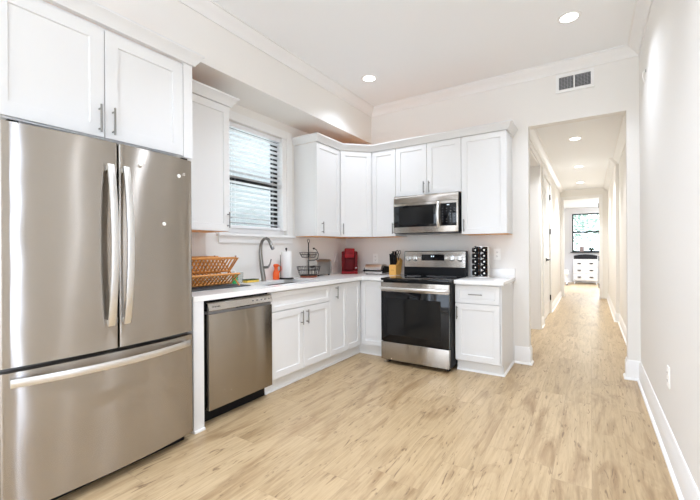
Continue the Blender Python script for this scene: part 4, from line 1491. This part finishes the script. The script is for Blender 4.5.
# silver sandwich press
spx, spy = -2.285, 4.14
pr_ = empty('sandwich_press', (spx, spy, ZT), 'low silver countertop press with rounded lid and black ends, by the knife block', 'sandwich press')
b = BM(); box(b, spx - 0.125, spx + 0.125, spy - 0.08, spy + 0.10, ZT + 0.006, ZT + 0.050, 0.012); obj('lower_shell', b, mat('press_steel', (0.80, 0.79, 0.78), 0.30, 1.0), pr_)
b = BM()
pf = [(spy - 0.085, 0.058)] + [(spy - 0.085 + 0.05 - 0.05 * math.cos(R(a)), 0.058 + 0.068 * math.sin(R(a))) for a in range(10, 91, 10)] + [(spy + 0.06, 0.126), (spy + 0.10, 0.10), (spy + 0.10, 0.058)]
prism(b, [(y, z + ZT) for y, z in pf], spx - 0.118, spx + 0.118, 'X'); obj('lid', b, MATS['press_steel'], pr_)
for s_ in (-1, 1):
    b = BM()
    x0 = spx + s_ * 0.118
    prism(b, [(spy - 0.075, ZT + 0.02), (spy + 0.09, ZT + 0.02), (spy + 0.09, ZT + 0.095), (spy - 0.02, ZT + 0.105), (spy - 0.065, ZT + 0.075)], x0 + s_ * 0.008, x0 + s_ * 0.020, 'X')
    obj('side_arm', b, BLACKP, pr_)
b = BM(); tube(b, [(spx - 0.127, spy - 0.04, ZT + 0.06), (spx - 0.127, spy - 0.11, ZT + 0.045), (spx + 0.127, spy - 0.11, ZT + 0.045), (spx + 0.127, spy - 0.04, ZT + 0.06)], 0.006, 8); obj('handle', b, BLACKP, pr_)
for dx in (-0.1, 0.1):
    for dy in (-0.06, 0.08):
        b = BM(); lathe(b, [(0.012, 0), (0.012, 0.008)], (spx + dx, spy + dy, ZT), 10); obj('foot', b, BLACKP, pr_)

# knife block
kx0, kx1, ky = -2.062, -1.972, 4.12
kb = empty('knife_block', (-2.017, ky, ZT), 'light wooden knife block beside the left of the range', 'knife block')
b = BM(); prism(b, [(ky - 0.055, 0), (ky + 0.075, 0), (ky + 0.135, 0.175), (ky + 0.075, 0.205), (ky + 0.022, 0.125), (ky - 0.055, 0.125)], kx0, kx1, 'X')
bmesh.ops.translate(b, verts=b.verts[:], vec=(0, 0, ZT))
obj('block', b, BEECH, kb)
b = BM(); 
fbox(b, Frame((-2.017, ky - 0.055, ZT + 0.06), (1, 0, 0), (0, -1, 0)), -0.018, 0.018, 0, 0.0006, -0.004, 0.004)
obj('burned_mark', b, BEECHD, kb)
ks = Vector((0, 0.30, 0.95)).normalized()
KNL = [('black-handled knife in the front row of the block, left', -2.045, ky - 0.036, 0.125, 0), ('black-handled knife in the front row of the block, middle', -2.020, ky - 0.030, 0.135, 0),
       ('black-handled knife in the front row of the block, right', -1.993, ky - 0.036, 0.118, 0), ('tall black-handled knife at the back left of the block', -2.043, ky + 0.035, 0.130, 1),
       ('tall black-handled knife at the back middle of the block', -2.013, ky + 0.040, 0.130, 1)]
for l, x, y, ln, back in KNL:
    zb_ = ZT + (0.122 if not back else 0.150)
    t = empty('kitchen_knife', (x, y, zb_), l, 'knife', 'knives in the block')
    dv = Vector((0, -0.10, 0.995)).normalized()
    p0 = Vector((x, y, zb_ - 0.02))
    b = BM(); sweep_bar(b, [p0, p0 + dv * 0.03, p0 + dv * (ln * 0.6), p0 + dv * (ln + 0.015), p0 + dv * (ln + 0.030) + Vector((0, -0.006, 0))], (0, 1, 0), 0.028, 0.020)
    obj('handle', b, BLACKP, t)
    b = BM(); tube(b, [p0 + dv * 0.05 + Vector((-0.0105, 0, 0)), p0 + dv * 0.05 + Vector((0.0105, 0, 0))], 0.003, 8); obj('rivet', b, STEELP, t)
t = empty('kitchen_scissors', (-1.995, ky + 0.05, ZT + 0.17), 'kitchen scissors with grey looped handles in the right of the block', 'scissors')
for s_ in (-1, 1):
    b = BM()
    c = Vector((-1.983 + s_ * 0.016, ky + 0.04, ZT + 0.275))
    tube(b, [c + Vector((0.014 * math.cos(2 * PI * k / 18), 0, 0.024 * math.sin(2 * PI * k / 18))) for k in range(18)], 0.0045, 7, True)
    tube(b, [c + Vector((-s_ * 0.004, 0, -0.024)), (-1.983, ky + 0.05, ZT + 0.175)], 0.005, 7)
    obj('loop_handle', b, BLACKP if s_ < 0 else GREY, t)

# spice rack
sx_, sy_ = -0.998, 4.165
sr = empty('spice_rack', (sx_, sy_, ZT), 'chrome revolving spice tower on the counter right of the range', 'spice rack')
b = BM(); lathe(b, [(0.0, 0), (0.085, 0), (0.088, 0.004), (0.088, 0.014), (0.080, 0.018), (0, 0.018)], (sx_, sy_, ZT), 32); obj('base', b, CHROME, sr)
b = BM(); lathe(b, [(0.0, 0.330), (0.080, 0.330), (0.082, 0.334), (0.080, 0.342), (0, 0.345)], (sx_, sy_, ZT), 32); obj('top_plate', b, CHROME, sr)
b = BM(); lathe(b, [(0.030, 0.018), (0.030, 0.330)], (sx_, sy_, ZT), 16); obj('core', b, STEELP, sr)
NC, NR = 6, 5
phi0 = R(-58)
for k in range(NC):
    a = phi0 + 2 * PI * (k + 0.5) / NC
    M = Matrix.Translation((sx_, sy_, 0)) @ Matrix.Rotation(a, 4, 'Z')
    b = BM(); box(b, 0.030, 0.086, -0.0035, 0.0035, ZT + 0.018, ZT + 0.330, 0, M); obj('divider', b, BLACKP if k == 5 else CHROME, sr)
COLN = {0: 'right-hand', 5: 'centre', 4: 'left-hand'}
jar0 = None
ROWN = ['bottom', 'second', 'middle', 'fourth', 'top']
for k in (5, 4, 0, 3):
    a = phi0 + 2 * PI * k / NC
    for r_ in range(NR):
        z = ZT + 0.018 + 0.032 + r_ * 0.062
        lab = 'black-capped spice jar, %s row, in the %s column of the spice tower' % (ROWN[r_], {5: 'centre', 4: 'left', 0: 'right', 3: 'far left'}[k])
        if jar0 is None:
            j = empty('spice_jar', (0, 0, 0), lab, 'spice jar', 'jars in the spice tower')
            b = BM(); lathe(b, [(0.0, 0.042), (0.023, 0.042), (0.023, 0.068)], (0, 0, 0), 16, 'X'); obj('jar_body', b, SPICE[0], j, local=True)
            b = BM(); lathe(b, [(0.026, 0.066), (0.028, 0.068), (0.028, 0.090), (0.025, 0.093), (0.0145, 0.093), (0.013, 0.091), (0, 0.091)], (0, 0, 0), 18, 'X'); cpj = obj('cap', b, BLACKP, j, local=True)
            b = BM(); lathe(b, [(0.009, 0.0911), (0.0085, 0.0920), (0, 0.0922)], (0, 0, 0), 14, 'X'); q = obj('cap_label', b, PLATE, j, local=True)
            jar0 = j
        else:
            j = copy_tree(jar0)
            j['label'] = lab
        j.location = (sx_, sy_, z)
        j.rotation_euler = (0, 0, a)

# ================================================================ bedroom things
ds = empty('dresser', (-0.16, 15.45, 0), 'white six-drawer dresser with black pulls in the far bedroom', 'dresser')
b = BM(); box(b, -0.52, 0.20, 15.22, 15.68, 0.10, 0.84, 0.004); box(b, -0.54, 0.22, 15.20, 15.70, 0.84, 0.865, 0.004); obj('body', b, CAB, ds)
for x in (-0.50, 0.15):
    for y in (15.23, 15.64):
        b = BM(); box(b, x, x + 0.03, y, y + 0.03, 0, 0.10); obj('leg', b, CAB, ds)
for c_ in range(2):
    for r_ in range(3):
        x0 = -0.505 + c_ * 0.352
        z0 = 0.125 + r_ * 0.238
        b = BM(); box(b, x0, x0 + 0.338, 15.205, 15.22, z0, z0 + 0.222, 0.003); d = obj('drawer', b, CAB, ds)
        b = BM(); xm = x0 + 0.169; zm = z0 + 0.12
        prism(b, [(xm - 0.06, zm + 0.015), (xm + 0.06, zm + 0.015), (xm + 0.05, zm - 0.012), (xm, zm - 0.022), (xm - 0.05, zm - 0.012)], 15.18, 15.2055, 'Y'); obj('pull', b, BLACKM, d)
b = BM()
pp = [(-0.50, 0.866), (0.19, 0.866), (0.19, 0.985)] + [(0.19 - 0.69 * i / 12, 0.985 + 0.045 * math.sin(PI * i / 12)) for i in range(1, 12)] + [(-0.50, 0.985)]
prism(b, pp, 15.24, 15.64, 'Y')
tag(obj('cushion_pad', b, BLACKF), 'thick black cushion pad lying on top of the white dresser', 'cushion')
t = empty('picture_frame', (-0.27, 15.87, 1.111), 'small framed photo on the bedroom window sill', 'picture frame')
b = BM(); wall(b, 'Y', 15.865, 15.88, -0.34, -0.20, 1.111, 1.30, [(-0.32, -0.22, 1.131, 1.28)]); obj('frame', b, mat('grey_wood_frame', (0.35, 0.32, 0.31), 0.5), t)
b = BM(); box(b, -0.32, -0.22, 15.872, 15.876, 1.131, 1.28); obj('photo', b, PINK, t)
t = empty('potted_plant', (0.02, 15.87, 1.111), 'small dark leafy plant in a pot on the bedroom window sill', 'plant')
b = BM(); lathe(b, [(0.025, 0), (0.035, 0.06), (0.03, 0.06), (0, 0.055)], (0.02, 15.87, 1.111), 14); obj('pot', b, BLACKP, t)
b = BM()
for k in range(22):
    a = random.random() * 2 * PI; e = random.uniform(0.2, 1.2); L_ = random.uniform(0.09, 0.17)
    p0 = Vector((0.02, 15.87, 1.17)); d3 = Vector((math.cos(a) * math.cos(e), 0.15 * math.sin(a) * math.cos(e), math.sin(e)))
    p1 = p0 + d3 * L_
    sd = d3.cross(Vector((0, 1, 0.2))).normalized() * 0.016
    b.faces.new([b.verts.new(v) for v in (p0, p0 + d3 * L_ * 0.6 + sd, p1, p0 + d3 * L_ * 0.6 - sd)])
obj('leaves', b, LEAFD, t)
t = empty('stool', (-0.80, 14.6, 0), 'white padded stool left of the dresser in the far bedroom', 'stool')
b = BM(); box(b, -1.02, -0.64, 14.42, 14.80, 0.36, 0.50, 0.03); obj('seat', b, PLATE, t)
for x in (-0.99, -0.70):
    for y in (14.46, 14.74):
        b = BM(); box(b, x, x + 0.03, y, y + 0.03, 0.03, 0.36); lg = obj('leg', b, PLATE, t)
        b = BM(); lathe(b, [(0.0, 0), (0.028, 0.006), (0.028, 0.028), (0, 0.034)], (x + 0.015, y + 0.015, 0), 12); obj('caster', b, BLACKP, lg)
